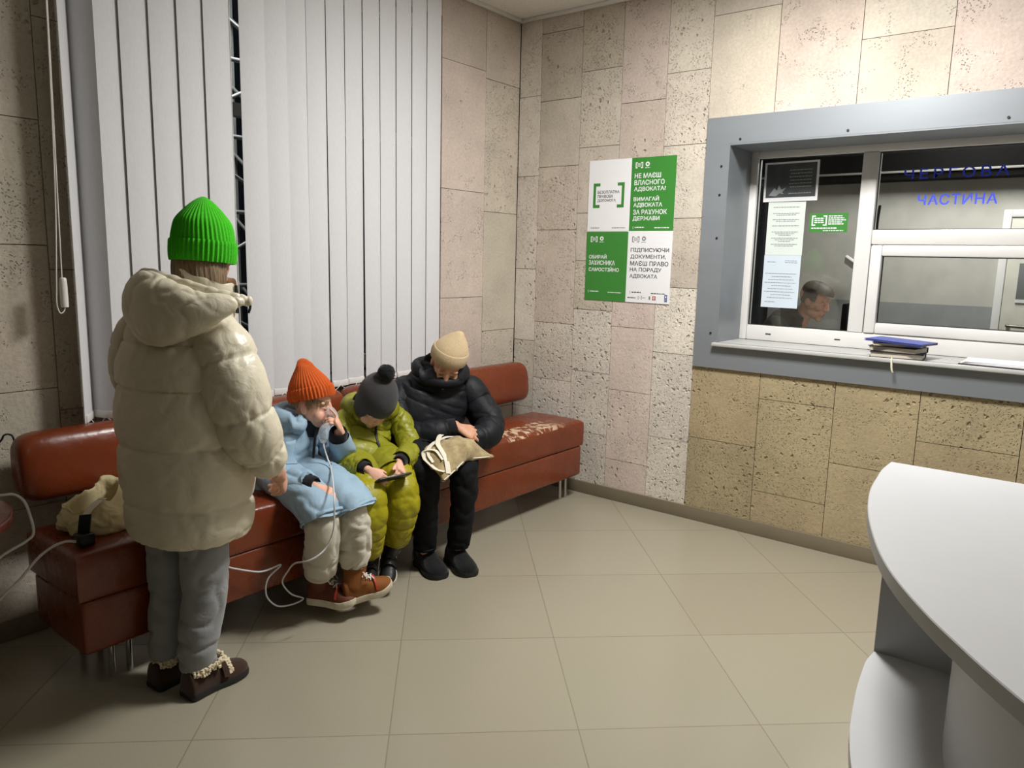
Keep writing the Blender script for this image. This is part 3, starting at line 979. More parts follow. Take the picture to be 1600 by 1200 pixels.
for k, (tx, wd) in enumerate((('НЕ МАЄШ', .170), ('ВЛАСНОГО', .195), ('АДВОКАТА?', .205), ('ВИМАГАЙ', .165), ('АДВОКАТА', .188), ('ЗА РАХУНОК', .220), ('ДЕРЖАВИ', .175))):
    line(tx, .315, .718 - k * .0385 - (.014 if k > 2 else 0), wd, .0285, .018, M_WHITE)
for k, (tx, wd) in enumerate((('ОБИРАЙ', .125), ('ЗАХИСНИКА', .185), ('САМОСТІЙНО', .215))):
    line(tx, .022, .252 - k * .038, wd, .0285, .018, M_WHITE)
for k, (tx, wd) in enumerate((('ПІДПИСУЮЧИ', .250), ('ДОКУМЕНТИ,', .232), ('МАЄШ ПРАВО', .250), ('НА ПОРАДУ', .208), ('АДВОКАТА', .183))):
    line(tx, .312, .292 - k * .038, wd, .027, .016, M_INK)
def fine(x0, x1, y, h, seed, mt):
    m = M(); s.dashes(m, x0, x1, y, h, L, seed); s.build(m, 'fine_print', mt)['kind'] = 'stuff'
for q, (x0, y0, mt) in enumerate(((.318, .430, M_WHITE), (.024, .046, M_WHITE), (.318, .052, M_INK))):
    line('[', x0, y0, .005, .014, 0, mt)
    fine(x0 + .013, x0 + .075, y0 + .005, .006, 1 + 2 * q, mt); fine(x0 + .142, x0 + .235, y0 + .003, .005, 2 + 2 * q, mt)
fine(.305, .36, .024, .006, 7, M_INK)
def small_logo(x, y, mt):
    m = M(); bracket(m, x, y, .048, .034, .005, L, arm=.28)
    for k in range(3):
        s.dashes(m, x + .012, x + .038, y + .009 + k * .007, .0035, L, 20 + k)
    # rosette
    cx, cy = x + .078, y + .021
    n = 24
    ro = [s.pt(cx + .013 * (1 + .12 * math.cos(8 * a)) * math.cos(a), cy + .013 * (1 + .12 * math.cos(8 * a)) * math.sin(a), L) for a in [2 * PI * k / 48 for k in range(48)]]
    ri = [s.pt(cx + .006 * math.cos(a), cy + .006 * math.sin(a), L) for a in [2 * PI * k / 48 for k in range(48)]]
    m.add(ro + ri, [(k, (k + 1) % 48, 48 + (k + 1) % 48, 48 + k) for k in range(48)])
    s.dashes(m, x + .062, x + .094, y - .001, .003, L, 29)
    s.build(m, 'logo', mt)
small_logo(.318, .775, M_WHITE); small_logo(.03, .352, M_WHITE); small_logo(.318, .352, M_INKG)
m = M(); bracket(m, .375, .02, .026, .02, .003, L, arm=.28); s.dashes(m, .383, .395, .028, .003, L, 8); s.dashes(m, .405, .425, .028, .004, L, 9); s.rect(m, .447, .020, .457, .04, L); s.build(m, 'logo', M_INKG)
m = M(); s.rect(m, .47, .018, .492, .042, L); s.build(m, 'logo', mat('red_print', srgb(170, 50, 44), .6))
m = M(); s.rect(m, .478, .021, .484, .039, L + .0003, 0); s.rect(m, .4735, .0275, .4885, .0325, L + .0003, 0); s.dashes(m, .497, .53, .028, .004, L, 10); s.build(m, 'logo', M_WHITE)
m = M(); s.rect(m, .548, .012, .566, .052, L); s.build(m, 'logo', mat('blue_print', srgb(30, 70, 140), .6))
m = M(); cur.rect(m, .5525, .036, .5615, .046, L + .0003); s.text(m, 'UN', .5505, .026, .012, .006, L + .0003); s.text(m, 'DP', .5505, .017, .012, .006, L + .0003); s.build(m, 'logo', M_WHITE)
fine(.025, .085, .434, .005, 11, M_INKG); fine(.175, .265, .434, .005, 12, M_INKG)

# ------------------------------------------------------------------ papers and sticker inside the duty window
XG = .3250
M_PAPER = mat('paper_white', srgb(214, 222, 216), .8, var=.02)
M_PAPER2 = mat('paper_bluish', srgb(206, 218, 228), .8, var=.02)
def notice(y0, z0, W, H_, label, mt, tilt, lift):
    t = thing('notice_sheet', (XG, y0 - W / 2, z0), label, 'notice')
    s = Sheet((XG - lift, y0, z0), (0, -math.cos(tilt), math.sin(tilt)), (0, math.sin(tilt), math.cos(tilt)), t)
    m = M(); s.rect(m, 0, 0, W, H_, 0, 0, .0006); s.build(m, 'sheet', mt)
    return s
s = notice(-1.520, 1.832, .298, .214, 'dark grey picture notice with white border, topmost on the left duty pane', M_WHITE, .01, .0018)
m = M(); s.rect(m, .012, .022, .286, .204, .0005); s.build(m, 'picture', mat('dark_grey_print', srgb(72, 76, 78), .4, var=.2, vscale=12))
m = M()
pp = [(.03, .035), (.06, .075), (.075, .06), (.085, .09), (.10, .065), (.125, .075), (.105, .05), (.115, .04), (.09, .045), (.07, .03)]
m.prism([s.pt(a, b, .0007) for a, b in pp], s.n * .0003)
for k in range(7):
    s.dashes(m, .14 + .006 * (k % 2), .262, .165 - k * .018 if k < 6 else .04, .005, .0008, 40 + k)
s.build(m, 'picture_print', mat('pale_grey_print', srgb(150, 154, 156), .5))
s = notice(-1.553, 1.538, .207, .292, 'white notice sheet with centred lines, middle of the left duty pane', M_PAPER, 0, .0009)
m = M()
for k in range(7):
    for q in range(1 + (k % 3 > 0) + (k > 3)):
        a = .03 + .02 * ((k * 3 + q) % 3)
        s.dashes(m, a, .207 - a, .262 - k * .034 - q * .009, .0035, .0005, 60 + k * 5 + q)
s.build(m, 'fine_print', M_INKG)['kind'] = 'stuff'
s = notice(-1.551, 1.243, .207, .294, 'bluish white letter sheet, lowest on the left duty pane', M_PAPER2, 0, .0004)
m = M()
for k in range(9):
    a = .012 + .02 * ((k * 2) % 3)
    s.dashes(m, a, .195 - a * .6, .19 - k * .017, .003, .0005, 90 + k)
s.dashes(m, .02, .07, .255, .003, .0005, 101); s.dashes(m, .12, .185, .262, .003, .0005, 102); s.dashes(m, .12, .19, .252, .003, .0005, 103)
s.dashes(m, .02, .08, .03, .003, .0005, 104)
s.build(m, 'fine_print', M_INKG)['kind'] = 'stuff'
t = thing('sticker', (XG, -1.885, 1.665), 'small green legal aid sticker on the left duty pane', 'sticker')
s = Sheet((XG, -1.787, 1.664), (0, -1, 0), (0, 0, 1), t); cur = s
m = M(); s.rect(m, 0, 0, .2, .102, 0, 0, .0005); s.build(m, 'sheet', M_GREEN)
m = M(); bracket(m, .012, .035, .08, .055, .007, .0006, arm=.25)
for k in range(3):
    s.dashes(m, .026, .076, .049 + k * .011, .006, .0006, 110 + k)
for k in range(5):
    s.dashes(m, .1, .17 + .01 * (k % 3), .083 - k * .0105, .006, .0006, 120 + k)
s.dashes(m, .012, .145, .018, .007, .0006, 130); s.dashes(m, .075, .18, .006, .005, .0006, 131)
s.build(m, 'fine_print', M_WHITE)['kind'] = 'stuff'
# ------------------------------------------------------------------ people: builders
M_WOOLS = {}
def knit(name, col, rough=.9):
    g = G(name)
    v = g.coord()
    n = g.noise(v, 220, 3)
    c = g.mix(g.ramp(n, .3, .7), tuple(c * .84 for c in col[:3]) + (1,), tuple(min(1, c * 1.1) for c in col[:3]) + (1,))
    g.l(c, g.b.inputs['Base Color'])
    g.b.inputs['Roughness'].default_value = rough
    g.b.inputs['Sheen Weight'].default_value = .15
    g.b.inputs['Specular IOR Level'].default_value = .2
    g.bump(n, .5, .003)
    return g.m
def cloth(name, col, rough=.5, bump=.25, bscale=28, var=.05, sheen=0.0, spec=.4, stretch=(1, 1, 1)):
    g = G(name)
    v = g.mapping(g.coord(), stretch)
    n = g.noise(v, 6, 4)
    c = g.mix(g.ramp(n, .3, .7), tuple(c * (1 - var) for c in col[:3]) + (1,), tuple(min(1, c * (1 + var)) for c in col[:3]) + (1,))
    g.l(c, g.b.inputs['Base Color'])
    g.b.inputs['Roughness'].default_value = rough
    g.b.inputs['Specular IOR Level'].default_value = spec
    g.b.inputs['Sheen Weight'].default_value = sheen
    w_ = g.n('ShaderNodeTexNoise'); g.l(v, w_.inputs['Vector'])
    w_.inputs['Scale'].default_value = bscale; w_.inputs['Detail'].default_value = 3; w_.inputs['Distortion'].default_value = .8
    b = g.bump(w_.outputs['Fac'], bump, .012)
    g.bump(g.noise(v, 500, 2), .12, .001, b)
    return g.m
def skin_mat():
    g = G('skin')
    at = g.n('ShaderNodeAttribute', attribute_type='GEOMETRY', attribute_name='tone')
    v = g.coord()
    c = g.mix(g.ramp(g.noise(v, 40, 3), .3, .7), (.92, .9, .9, 1), (1.05, 1.03, 1.03, 1))
    g.l(g.mix(1.0, at.outputs['Color'], c, 'MULTIPLY'), g.b.inputs['Base Color'])
    g.b.inputs['Roughness'].default_value = .5
    g.b.inputs['Subsurface Weight'].default_value = .12
    g.b.inputs['Subsurface Radius'].default_value = (.008, .003, .002)
    g.b.inputs['Subsurface Scale'].default_value = 1.0
    g.b.inputs['Specular IOR Level'].default_value = .35
    g.bump(g.noise(v, 350, 2), .08, .001)
    return g.m
M_SKIN = skin_mat()
M_EYE = mat('eye_white', srgb(226, 222, 216), .2, var=0)
M_IRIS = mat('eye_iris', srgb(60, 48, 38), .15, var=0)

def V3(*a):
    return np.array(a, float)
def unit(v):
    v = np.array(v, float)
    return v / np.linalg.norm(v)
def frame_m(pos, fwd, up, s=1.0):
    """+Y = fwd, +Z ~ up, +X = the wearer's right"""
    f = unit(fwd)
    u = np.array(up, float); u = unit(u - f * (u @ f))
    r = np.cross(f, u)
    m = Matrix(((r[0] * s, f[0] * s, u[0] * s, pos[0]), (r[1] * s, f[1] * s, u[1] * s, pos[1]), (r[2] * s, f[2] * s, u[2] * s, pos[2]), (0, 0, 0, 1)))
    return m
def xf(m, vs):
    A = np.array(m)
    return np.asarray(vs, float) @ A[:3, :3].T + A[:3, 3]

def snap(o, pts, off=.002):
    """lay points on the surface of a mesh object"""
    base = wloc(o)
    out = []
    for p in pts:
        ok, loc, nor, _ = o.closest_point_on_mesh(Vector(p) - base)
        out.append(tuple(loc + nor * off + base))
    return out
def head_parts(m, H, child=False, neck=True, old=False):
    """H: head matrix, origin at the head centre, adult size before scaling"""
    def e(c, r, rx=0.0):
        R_ = Matrix.Rotation(rx, 4, 'X')
        k = M(); k.ell((0, 0, 0), r, 24)
        vs = [R_ @ Vector(p) + Vector(c) for p in k.v]
        m.add(xf(H, [p[:] for p in vs]), k.f)
    def s(secs, **kw):
        v, f = sweep(secs, nu=16, nv=14, **kw)
        m.add(xf(H, v), f)
    e((0, -.012, .030), (.074, .094, .088))
    e((0, .012, -.015), (.064, .078, .085))
    if child:
        e((0, .035, -.055), (.052, .050, .048))
        e((0, .070, -.082), (.020, .018, .017))
        for q in (-1, 1):
            e((q * .036, .055, -.042), (.030, .028, .032))
    else:
        e((0, .035, -.055), (.053, .054, .055))
        e((0, .074, -.095), (.023, .020, .020))
        for q in (-1, 1):
            e((q * .040, .056, -.022), (.024, .026, .026))
            e((q * .040, .030, -.070), (.018, .040, .022), .5)
    for q in (-1, 1):
        e((q * .027, .064 if child else .076, .024), (.026, .011 if child else .014, .010))
        e((q * .0105, .095, -.0285), (.0088, .009, .0075))
        e((q * .073, -.008, -.012), (.010, .019, .029), .15)
        e((q * .029, .064 if child else .074, .003), (.017, .014, .0105))
    k = .85 if child else 1.0
    if old:
        for q in (-1, 1):
            e((q * .034, .068, -.030), (.027, .026, .026)); e((q * .013, .094, -.030), (.010, .010, .009))
        e((0, .092, -.010), (.014, .012, .026)); e((0, .070, -.048), (.040, .026, .030))
    s([(0, .082, .022, .008, .008), (0, .090, .004, .008, .009), (0, .098 + .003 * k, -.018, .0115, .010), (0, .098 + .004 * k, -.025, .0125, .010)])
    e((0, .088, -.053), (.022, .010, .0055)); e((0, .087, -.062), (.019, .010, .006))
    e((0, .080, -.058), (.030, .014, .022))
    if neck:
        s([(0, -.018, -.04, .050, .052), (0, -.022, -.10, .047, .050), (0, -.035, -.17, .056, .055)])

def hand_parts(m, wrist, fdir, back, left=False, s=1.0, curl=(.5, .6, .4), spread=.05, thumb=(.5, .25), arm=None, curls=None):
    """wrist position, direction of the fingers, normal of the back of the hand"""
    H = np.array(frame_m(wrist, fdir, back, s))
    if left:
        H = H.copy(); H[:3, 0] *= -1
    # local +X here is the thumb side after the flip below
    H[:3, 0] *= -1
    def put(secs, **kw):
        v, f = sweep(secs, nu=12, nv=kw.pop('nv', 14), **kw)
        v = v @ H[:3, :3].T + H[:3, 3]
        if np.linalg.det(H[:3, :3]) < 0:
            f = [q[::-1] for q in f]
        m.add(v, f)
    put([(0, -.035, 0, .024, .018), (0, 0, 0, .025, .018), (.002, .035, .0, .036, .015), (0, .07, 0, .040, .0125), (0, .085, -.001, .038, .010)], side=(1, 0, 0))
    put([(.018, .012, -.004, .014, .012), (.026, .038, -.008, .013, .012)])
    for k, (x, L, y0) in enumerate(((.029, .070, .080), (.010, .078, .085), (-.010, .072, .083), (-.028, .056, .076))):
        c = curls[k] if curls else curl
        a = 0.0
        p = np.array([x, y0 - .012, -.001])
        dx = spread * (1.5 - k)
        r = .0088 if k < 3 else .0076
        secs = [(*p, r * 1.05, r)]
        seg = (L * .45, L * .32, L * .25)
        first = True
        for j in range(3):
            a += c[j]
            d = np.array([dx * math.cos(a), math.cos(a), -math.sin(a)])
            d /= np.linalg.norm(d)
            n_ = seg[j] + (.012 if j == 0 else 0)
            secs.append((*(p + d * n_ * .5), r * (.99 - .05 * j), r * (.95 - .05 * j)))
            p = p + d * n_
            secs.append((*p, r * (1.0 - .07 * j), r * (.98 - .07 * j)))
        put(secs, nv=22)
    t0 = np.array([.024, .022, -.006])
    d0 = unit([math.sin(thumb[0] + .25), math.cos(thumb[0] + .25), -thumb[1] - .15])
    d1 = unit([math.sin(thumb[0] - .05), math.cos(thumb[0] - .05), -thumb[1] - .3])
    p1 = t0 + d0 * .040
    p2 = p1 + d1 * .030
    put([(*t0, .012, .012), (*(t0 + d0 * .02), .0112, .011), (*p1, .0102, .0098), (*(p1 + d1 * .015), .0096, .009), (*p2, .0082, .0075)], nv=18)

def limb(m, pts, nu=16, nv=24):
    v, f = sweep(pts, nu=nu, nv=nv)
    m.add(v, f)

def finish_body(m, parent, voxel, tone, paint=(), smooth=2):
    """fuse overlapping closed shells into ONE continuous skin"""
    o = m.build('body', M_SKIN, parent)
    rm = o.modifiers.new('fuse', 'REMESH'); rm.mode = 'VOXEL'; rm.voxel_size = voxel
    sm = o.modifiers.new('soften', 'SMOOTH'); sm.factor = .5; sm.iterations = smooth
    dg = bpy.context.evaluated_depsgraph_get()
    me = bpy.data.meshes.new_from_object(o.evaluated_get(dg))
    o.modifiers.clear()
    old = o.data
    o.data = me
    bpy.data.meshes.remove(old)
    me.name = 'body'
    me.materials.clear(); me.materials.append(M_SKIN)
    me.polygons.foreach_set('use_smooth', [True] * len(me.polygons))
    n = len(me.vertices)
    co = np.empty(n * 3); me.vertices.foreach_get('co', co); co = co.reshape(-1, 3) + np.array(wloc(parent)[:])
    col = np.tile(np.array(tone[:3]), (n, 1))
    for (c, r, cc, k) in paint:
        A = np.array(r, float) if np.ndim(r) else np.full(3, r)
        d = np.linalg.norm((co - np.array(c)) / A, axis=1)
        w_ = np.clip(1.6 - 1.2 * d, 0, 1)[:, None] * k
        col = col * (1 - w_) + np.array(cc[:3]) * w_
    at = me.attributes.new('tone', 'FLOAT_COLOR', 'POINT')
    at.data.foreach_set('color', np.hstack([col, np.ones((n, 1))]).ravel())
    me.update()
    return o

def face_paint(H, s, child=False):
    P = lambda *p: xf(H, [p])[0]
    out = [(P(0, .094, -.057), .017 * s, srgb(178, 96, 88), .55)]
    for q in (-1, 1):
        out.append((P(q * .028, .086, .027), (.016 * s, .016 * s, .006 * s), srgb(92, 66, 48), .6))
        out.append((P(q * .030, .088, .003), (.015 * s, .015 * s, .004 * s), srgb(74, 52, 44), .65))
        out.append((P(q * .040, .078, -.030), .020 * s, srgb(214, 140, 124), .35))
        out.append((P(q * .073, -.008, -.012), .022 * s, srgb(206, 140, 122), .3))
    out.append((P(0, .112, -.025), .012 * s, srgb(212, 140, 122), .35))
    return out

def beanie(parent, H, s, prof, mt, ribs=46, rib=.025, brim=None, lean=(0, 0), fold=0.0, name='hat'):
    """knit cap on the head frame; prof: (height, half width x, half depth y) in head units; brim: (z0, z1, grow)"""
    nv, nu = 60, ribs * 5
    P = np.array(prof, float)
    z = cat_rom(P, np.linspace(0, len(P) - 1, nv))
    th = np.linspace(0, 2 * PI, nu, endpoint=False)
    rings = []
    zt = P[-1, 0]; zb = P[0, 0]
    for i in range(nv):
        h = (z[i, 0] - zb) / (zt - zb)
        fade = 1 - max(0, (h - .8) / .2) * .4
        k = 1 + rib * fade * np.cos(ribs * th) + .012 * h * np.sin(5 * th + 1) * np.sin(h * 5)
        if fold:
            k = k * (1 + fold * math.exp(-((h - .86) / .08) ** 2) * np.cos(3 * th + .7))
        lx, ly = lean[0] * h * h, lean[1] * h * h
        rings.append(np.stack([z[i, 1] * k * np.cos(th) + lx, z[i, 2] * k * np.sin(th) + ly, np.full(nu, z[i, 0])], 1))
    # turn the lower rim inwards
    r0 = rings[0]
    rim = [r0 * np.array([.9, .9, 1]) + np.array([0, 0, .012]), r0 * np.array([.965, .965, 1])]
    v, f = rings_mesh(rim + rings)
    o = M().add(xf(H, v), f).build(name, mt, parent, sharp=80)
    if brim:
        z0, z1, grow = brim
        rings = []
        zz = P[:, 0]
        def at(hh):
            return np.interp(hh, zz, P[:, 1]), np.interp(hh, zz, P[:, 2])
        prof2 = [(z0 + .006, -.3), (z0 - .002, .1), (z0 - .003, .75), (z0 + .004, 1.0)] + [(z0 + (z1 - z0) * q, 1.0 + .1 * math.sin(q * PI)) for q in (.2, .4, .6, .8)] + [(z1 - .003, 1.0), (z1 + .001, .7), (z1, .2), (z1 - .006, -.2)]
        for hh, g_ in prof2:
            a, b = at(min(max(hh, zz[0]), zz[-1]))
            k = 1 + rib * 1.2 * np.cos(ribs * th)
            rings.append(np.stack([(a + grow * g_) * k * np.cos(th), (b + grow * g_) * k * np.sin(th), np.full(nu, hh)], 1))
        v, f = rings_mesh(rings)
        f = f[:-2 * nu]   # open ring: no end fans
        M().add(xf(H, v[:-2]), f).build('brim', mt, o, sharp=80)
    return o

def shoe(parent, name, heel, toe, L, W, Ht, mats, up=(0, 0, 1), shaft=None, sole=.022, style=''):
    """heel and toe: sole points; mats = (upper, sole)"""
    heel, toe = np.array(heel, float), np.array(toe, float)
    f = unit(toe - heel)
    H = frame_m(heel, f, up)
    m = M()
    secs = [(-.005, .30, .55), (.015, .36, .95), (.06, .40, 1.0), (.25, .39, 1.0), (.42, .40, .95), (.55, .46, .74), (.70, .50, .58), (.85, .46, .46), (.95, .34, .36), (1.0, .18, .22)]
    P = np.array(secs); Q = cat_rom(P, np.linspace(0, len(secs) - 1, 40))
    th = np.linspace(0, 2 * PI, 28, endpoint=False)
    def outline(y, w, h, z0, e=2.6):
        c, s_ = np.cos(th), np.sin(th)
        x = np.sign(c) * np.abs(c) ** (2 / e) * w
        z = np.where(s_ > 0, np.abs(s_) ** (2 / 2.2) * h, 0)
        return np.stack([x, np.full_like(x, y), z0 + z], 1)
    rings = [outline(y * L, w * W, h * Ht, sole * .9) for y, w, h in Q]
    v, fc = rings_mesh(rings)
    m.add(xf(H, v), fc)
    up_ = m
    if shaft is not None:
        a = np.array(shaft[0], float)
        base = xf(H, [(0, .22 * L, sole + Ht * .55)])[0]
        r0, r1 = W * .40, shaft[1]
        v, fc = sweep([(*base, r0, L * .22), (*(base * .5 + a * .5), (r0 + r1) / 2, (L * .2 + r1 * 1.1) / 2), (*a, r1, r1 * 1.12)], side=np.array(H)[:3, 0], nu=28, nv=16, cap=('round', 'hem'))
        up_.add(v, fc)
    o = m.build(name, mats[0], parent, sharp=70)
    # sole: outline slab
    Q2 = cat_rom(P, np.linspace(0, len(secs) - 1, 30))
    left = [(-w * W * 1.08, y * L) for y, w, h in Q2]
    right = [(w * W * 1.08, y * L) for y, w, h in Q2][::-1]
    pts = left + right
    sm = M()
    rr = []
    for z, k in ((0, .94), (.004, 1.0), (sole * .8, 1.02), (sole + .003, .98)):
        cy = L * .5
        rr.append([(x * k, cy + (y - cy) * (1 + (k - 1) * .4), z + (max(0, y / L - .75) * .06 if style == 'rocker' else 0)) for x, y in pts])
    v, fc = rings_mesh(rr)
    sm.add(xf(H, v), fc).build('sole', mats[1], o, sharp=50)
    return o, H
def strap_over(parent, nm, H, L, W, Ht, y, wd, mt, sole=.022, hscale=1.0, grow=1.05):
    """a strap or lace lying across the instep"""
    m = M()
    rings = []
    for q in range(15):
        a = PI * (.08 + .84 * q / 14)
        x, z = math.cos(a) * W * .47 * grow, sole + abs(math.sin(a)) ** .9 * Ht * hscale * grow
        n_ = Vector((math.cos(a), 0, math.sin(a))) * .0035
        rings.append([(x, y * L - wd / 2, z), (x, y * L + wd / 2, z - wd * .25), (x + n_.x, y * L + wd / 2, z + n_.z - wd * .25), (x + n_.x, y * L - wd / 2, z + n_.z)])
    v, f = rings_mesh(rings)
    return m.add(xf(H, v), f).build(nm, mt, parent, sharp=60)
def lace(parent, H, L, W, Ht, ys, mt, hs=None, sole=.022):
    m = M()
    for k, y in enumerate(ys):
        h = hs[k] if hs else 1.0
        for q in (-1, 1):
            pts = [(q * W * .24, y * L, sole + Ht * h * .93), (0, y * L + .006, sole + Ht * h * 1.07), (-q * W * .24, y * L + .014, sole + Ht * h * .93)]
            m.tube(xf(H, pts).tolist(), .0024, 6)
    y, h = ys[0], (hs[0] if hs else 1)
    for q in (-1, 1):
        m.tube(xf(H, [(0, y * L, sole + Ht * h * 1.05), (q * .02, y * L + .008, sole + Ht * h * 1.18), (q * .034, y * L + .016, sole + Ht * h * 1.02), (q * .03, y * L + .03, sole + Ht * h * .85)]).tolist(), .0022, 6)
    return m.build('lace', mt, parent)
# ------------------------------------------------------------------ the standing woman in the cream down jacket
M_BLACKZIP = mat('black_zip', srgb(20, 20, 22), .5)
Fd, Rd = V3(.974, .225, 0), V3(.225, -.974, 0)
B = V3(-2.78, -.80, 0) + Rd * .026
def W_(r, f, z):
    return tuple(B + Rd * r + Fd * f + V3(0, 0, z))
def WS(secs):
    return [(*W_(a[0], a[1], a[2]), a[3], a[4]) for a in secs]
woman = thing('person', tuple(B), 'standing person seen from behind, green knit hat, long cream puffer jacket, grey joggers', 'person')
m = M()
HW = frame_m(W_(.070, .035, 1.487), unit(Fd + V3(0, 0, -.08)), (0, 0, 1), .97)
head_parts(m, frame_m(W_(.072, .045, 1.482), unit(Fd + V3(0, 0, -.08)), (0, 0, 1), .88))
limb(m, WS([(.0, 0, .85, .13, .10), (.0, 0, 1.05, .13, .10), (.0, 0, 1.2, .15, .09), (.03, .02, 1.36, .05, .05)]))
for q, (kx, kf) in ((-1, (-.100, 0)), (1, (.048, 0))):
    limb(m, WS([(q * .06, 0, .86, .075, .075), (kx, kf, .48, .036, .036), (kx - .012, kf - .03, .10, .03, .03), (kx - .012, kf - .02, .075, .028, .03)]))
    limb(m, WS([(kx - .012, -.03, .055, .024, .022), (kx - .012, .04, .045, .022, .015), (kx - .005, .09, .04, .02, .012)]))
limb(m, WS([(.17, 0, 1.2, .05, .05), (.235, .03, .98, .042, .042), (.262, .115, .79, .03, .03), (.262, .135, .75, .028, .024)]))
limb(m, WS([(-.17, 0, 1.2, .05, .05), (-.2, .06, .98, .042, .042), (-.1, .22, .82, .03, .03)]))
hand_parts(m, W_(.262, .135, .752), unit(Fd * .75 - Rd * .35 + V3(0, 0, -.6)), unit(Rd * .9 + Fd * .3 + V3(0, 0, .2)), s=.95, curl=(.5, .7, .5))
hand_parts(m, W_(-.1, .22, .82), unit(Rd * .8 + Fd * .3 + V3(0, 0, -.3)), unit(Fd), left=True, s=.95)
finish_body(m, woman, .0045, srgb(206, 158, 134), face_paint(HW, .97))

M_CREAM = cloth('cream_down_nylon', srgb(214, 206, 184), .38, .30, 22, .03, spec=.45)
# jacket body
torso = [(0, 0, .552, .192, .165), (0, 0, .63, .205, .178), (0, 0, .76, .213, .182), (0, -.004, .90, .218, .182), (0, -.006, 1.03, .216, .175),
         (0, -.008, 1.14, .208, .158), (0, -.008, 1.22, .180, .130), (.012, .0, 1.28, .125, .10), (.028, .015, 1.335, .085, .085)]
v, f = sweep(WS(torso), side=Rd, nu=120, nv=170, fn=puff(5.6, .070, .02, .016, 1.0), cap=('hem', 'flat'), expo=2.3)
m = M().add(v, f)
armR = [(.150, -.012, 1.225, .080, .080), (.200, -.012, 1.16, .094, .095), (.228, -.008, 1.06, .098, .100), (.243, .008, .965, .096, .100), (.254, .045, .885, .086, .090), (.262, .088, .815, .066, .068), (.264, .112, .785, .042, .044)]
v, f = sweep(WS(armR), side=Fd, nu=72, nv=110, fn=puff(3.6, .12, .30, .025, 2.0), cap=('round', 'hem'))
m.add(v, f)
armL = [(-.150, -.012, 1.225, .080, .080), (-.195, -.008, 1.16, .088, .09), (-.212, .01, 1.06, .088, .094), (-.215, .06, .965, .085, .09), (-.18, .14, .88, .075, .075), (-.12, .2, .83, .05, .05)]
v, f = sweep(WS(armL), side=Fd, nu=64, nv=90, fn=puff(3.6, .11, .3, .02, 3.0), cap=('round', 'hem'))
m.add(v, f)
jacket = m.build('jacket', M_CREAM, woman, sharp=80)
wrinkle(jacket, .0015, 24, .004, 12, (1.3, 1.3, .8), 3.1)
# hood lying on the back
hs = [(-.118, -.06, 1.300, .035, .018), (-.095, -.085, 1.305, .072, .036), (-.05, -.112, 1.312, .100, .050), (.01, -.135, 1.312, .112, .058), (.09, -.148, 1.302, .106, .060), (.165, -.138, 1.305, .085, .054), (.225, -.108, 1.312, .060, .042), (.268, -.062, 1.328, .032, .026), (.285, -.03, 1.336, .014, .012)]
def hood_fn(s, th):
    fold = np.exp(-((np.sin(PI * (5 * s + .35 * np.cos(th) + .1))) / .22) ** 2) * np.abs(np.cos(th * .5 + .3))
    return 1 - .045 * fold + .02 * np.sin(th * 4 + s * 7)
v, f = sweep(WS(hs), side=(0, 0, 1), nu=96, nv=130, fn=hood_fn, cap=('round', 'round'))
m = M().add(v, f)
hd = m.build('hood', M_CREAM, jacket, sharp=80)
wrinkle(hd, .0015, 24, .006, 9, (1, 1, 1), 8.0)
rim = [(-.105, -.075, 1.345), (-.07, -.098, 1.388), (-.01, -.112, 1.411), (.07, -.114, 1.399), (.15, -.102, 1.380), (.215, -.072, 1.360), (.262, -.035, 1.346), (.285, .0, 1.335)]
v, f = sweep(WS([(*p, .013, .015) for p in rim]), side=Fd, nu=20, nv=160, fn=lambda s, th: 1 + .16 * np.abs(np.sin(s * 42)) + .05 * np.sin(th * 3 + s * 60), cap=('round', 'round'))
M().add(v, f).build('hood_rim', M_CREAM, hd, sharp=80)
m = M(); m.tube([W_(.285, .005, 1.335), W_(.292, .0, 1.318), W_(.288, -.004, 1.30)], .004, 8)
m.build('cord_toggle', M_BLACKZIP, hd)
# stand-up collar
rings = []
for zz, rx, ry in ((1.30, .092, .090), (1.35, .094, .092), (1.395, .096, .095), (1.413, .097, .097), (1.418, .094, .094), (1.410, .088, .088), (1.36, .084, .083), (1.31, .08, .08)):
    rings.append([W_(.078 + rx * math.cos(a), .03 + ry * math.sin(a), zz - .002 - .012 * math.sin(a) - .032 * math.cos(a) + .004 * math.sin(7 * a)) for a in np.linspace(0, 2 * PI, 64, endpoint=False)])
v, f = rings_mesh(rings)
c_o = M().add(v[:-2], f[:-128]).build('collar', M_CREAM, jacket, sharp=80)
wrinkle(c_o, .002, 22, .005, 9, seed=2.0)
M().tube([W_(.166, .072, 1.29), W_(.173, .066, 1.335), W_(.172, .064, 1.378)], .005, 8).build('zip', M_BLACKZIP, jacket)
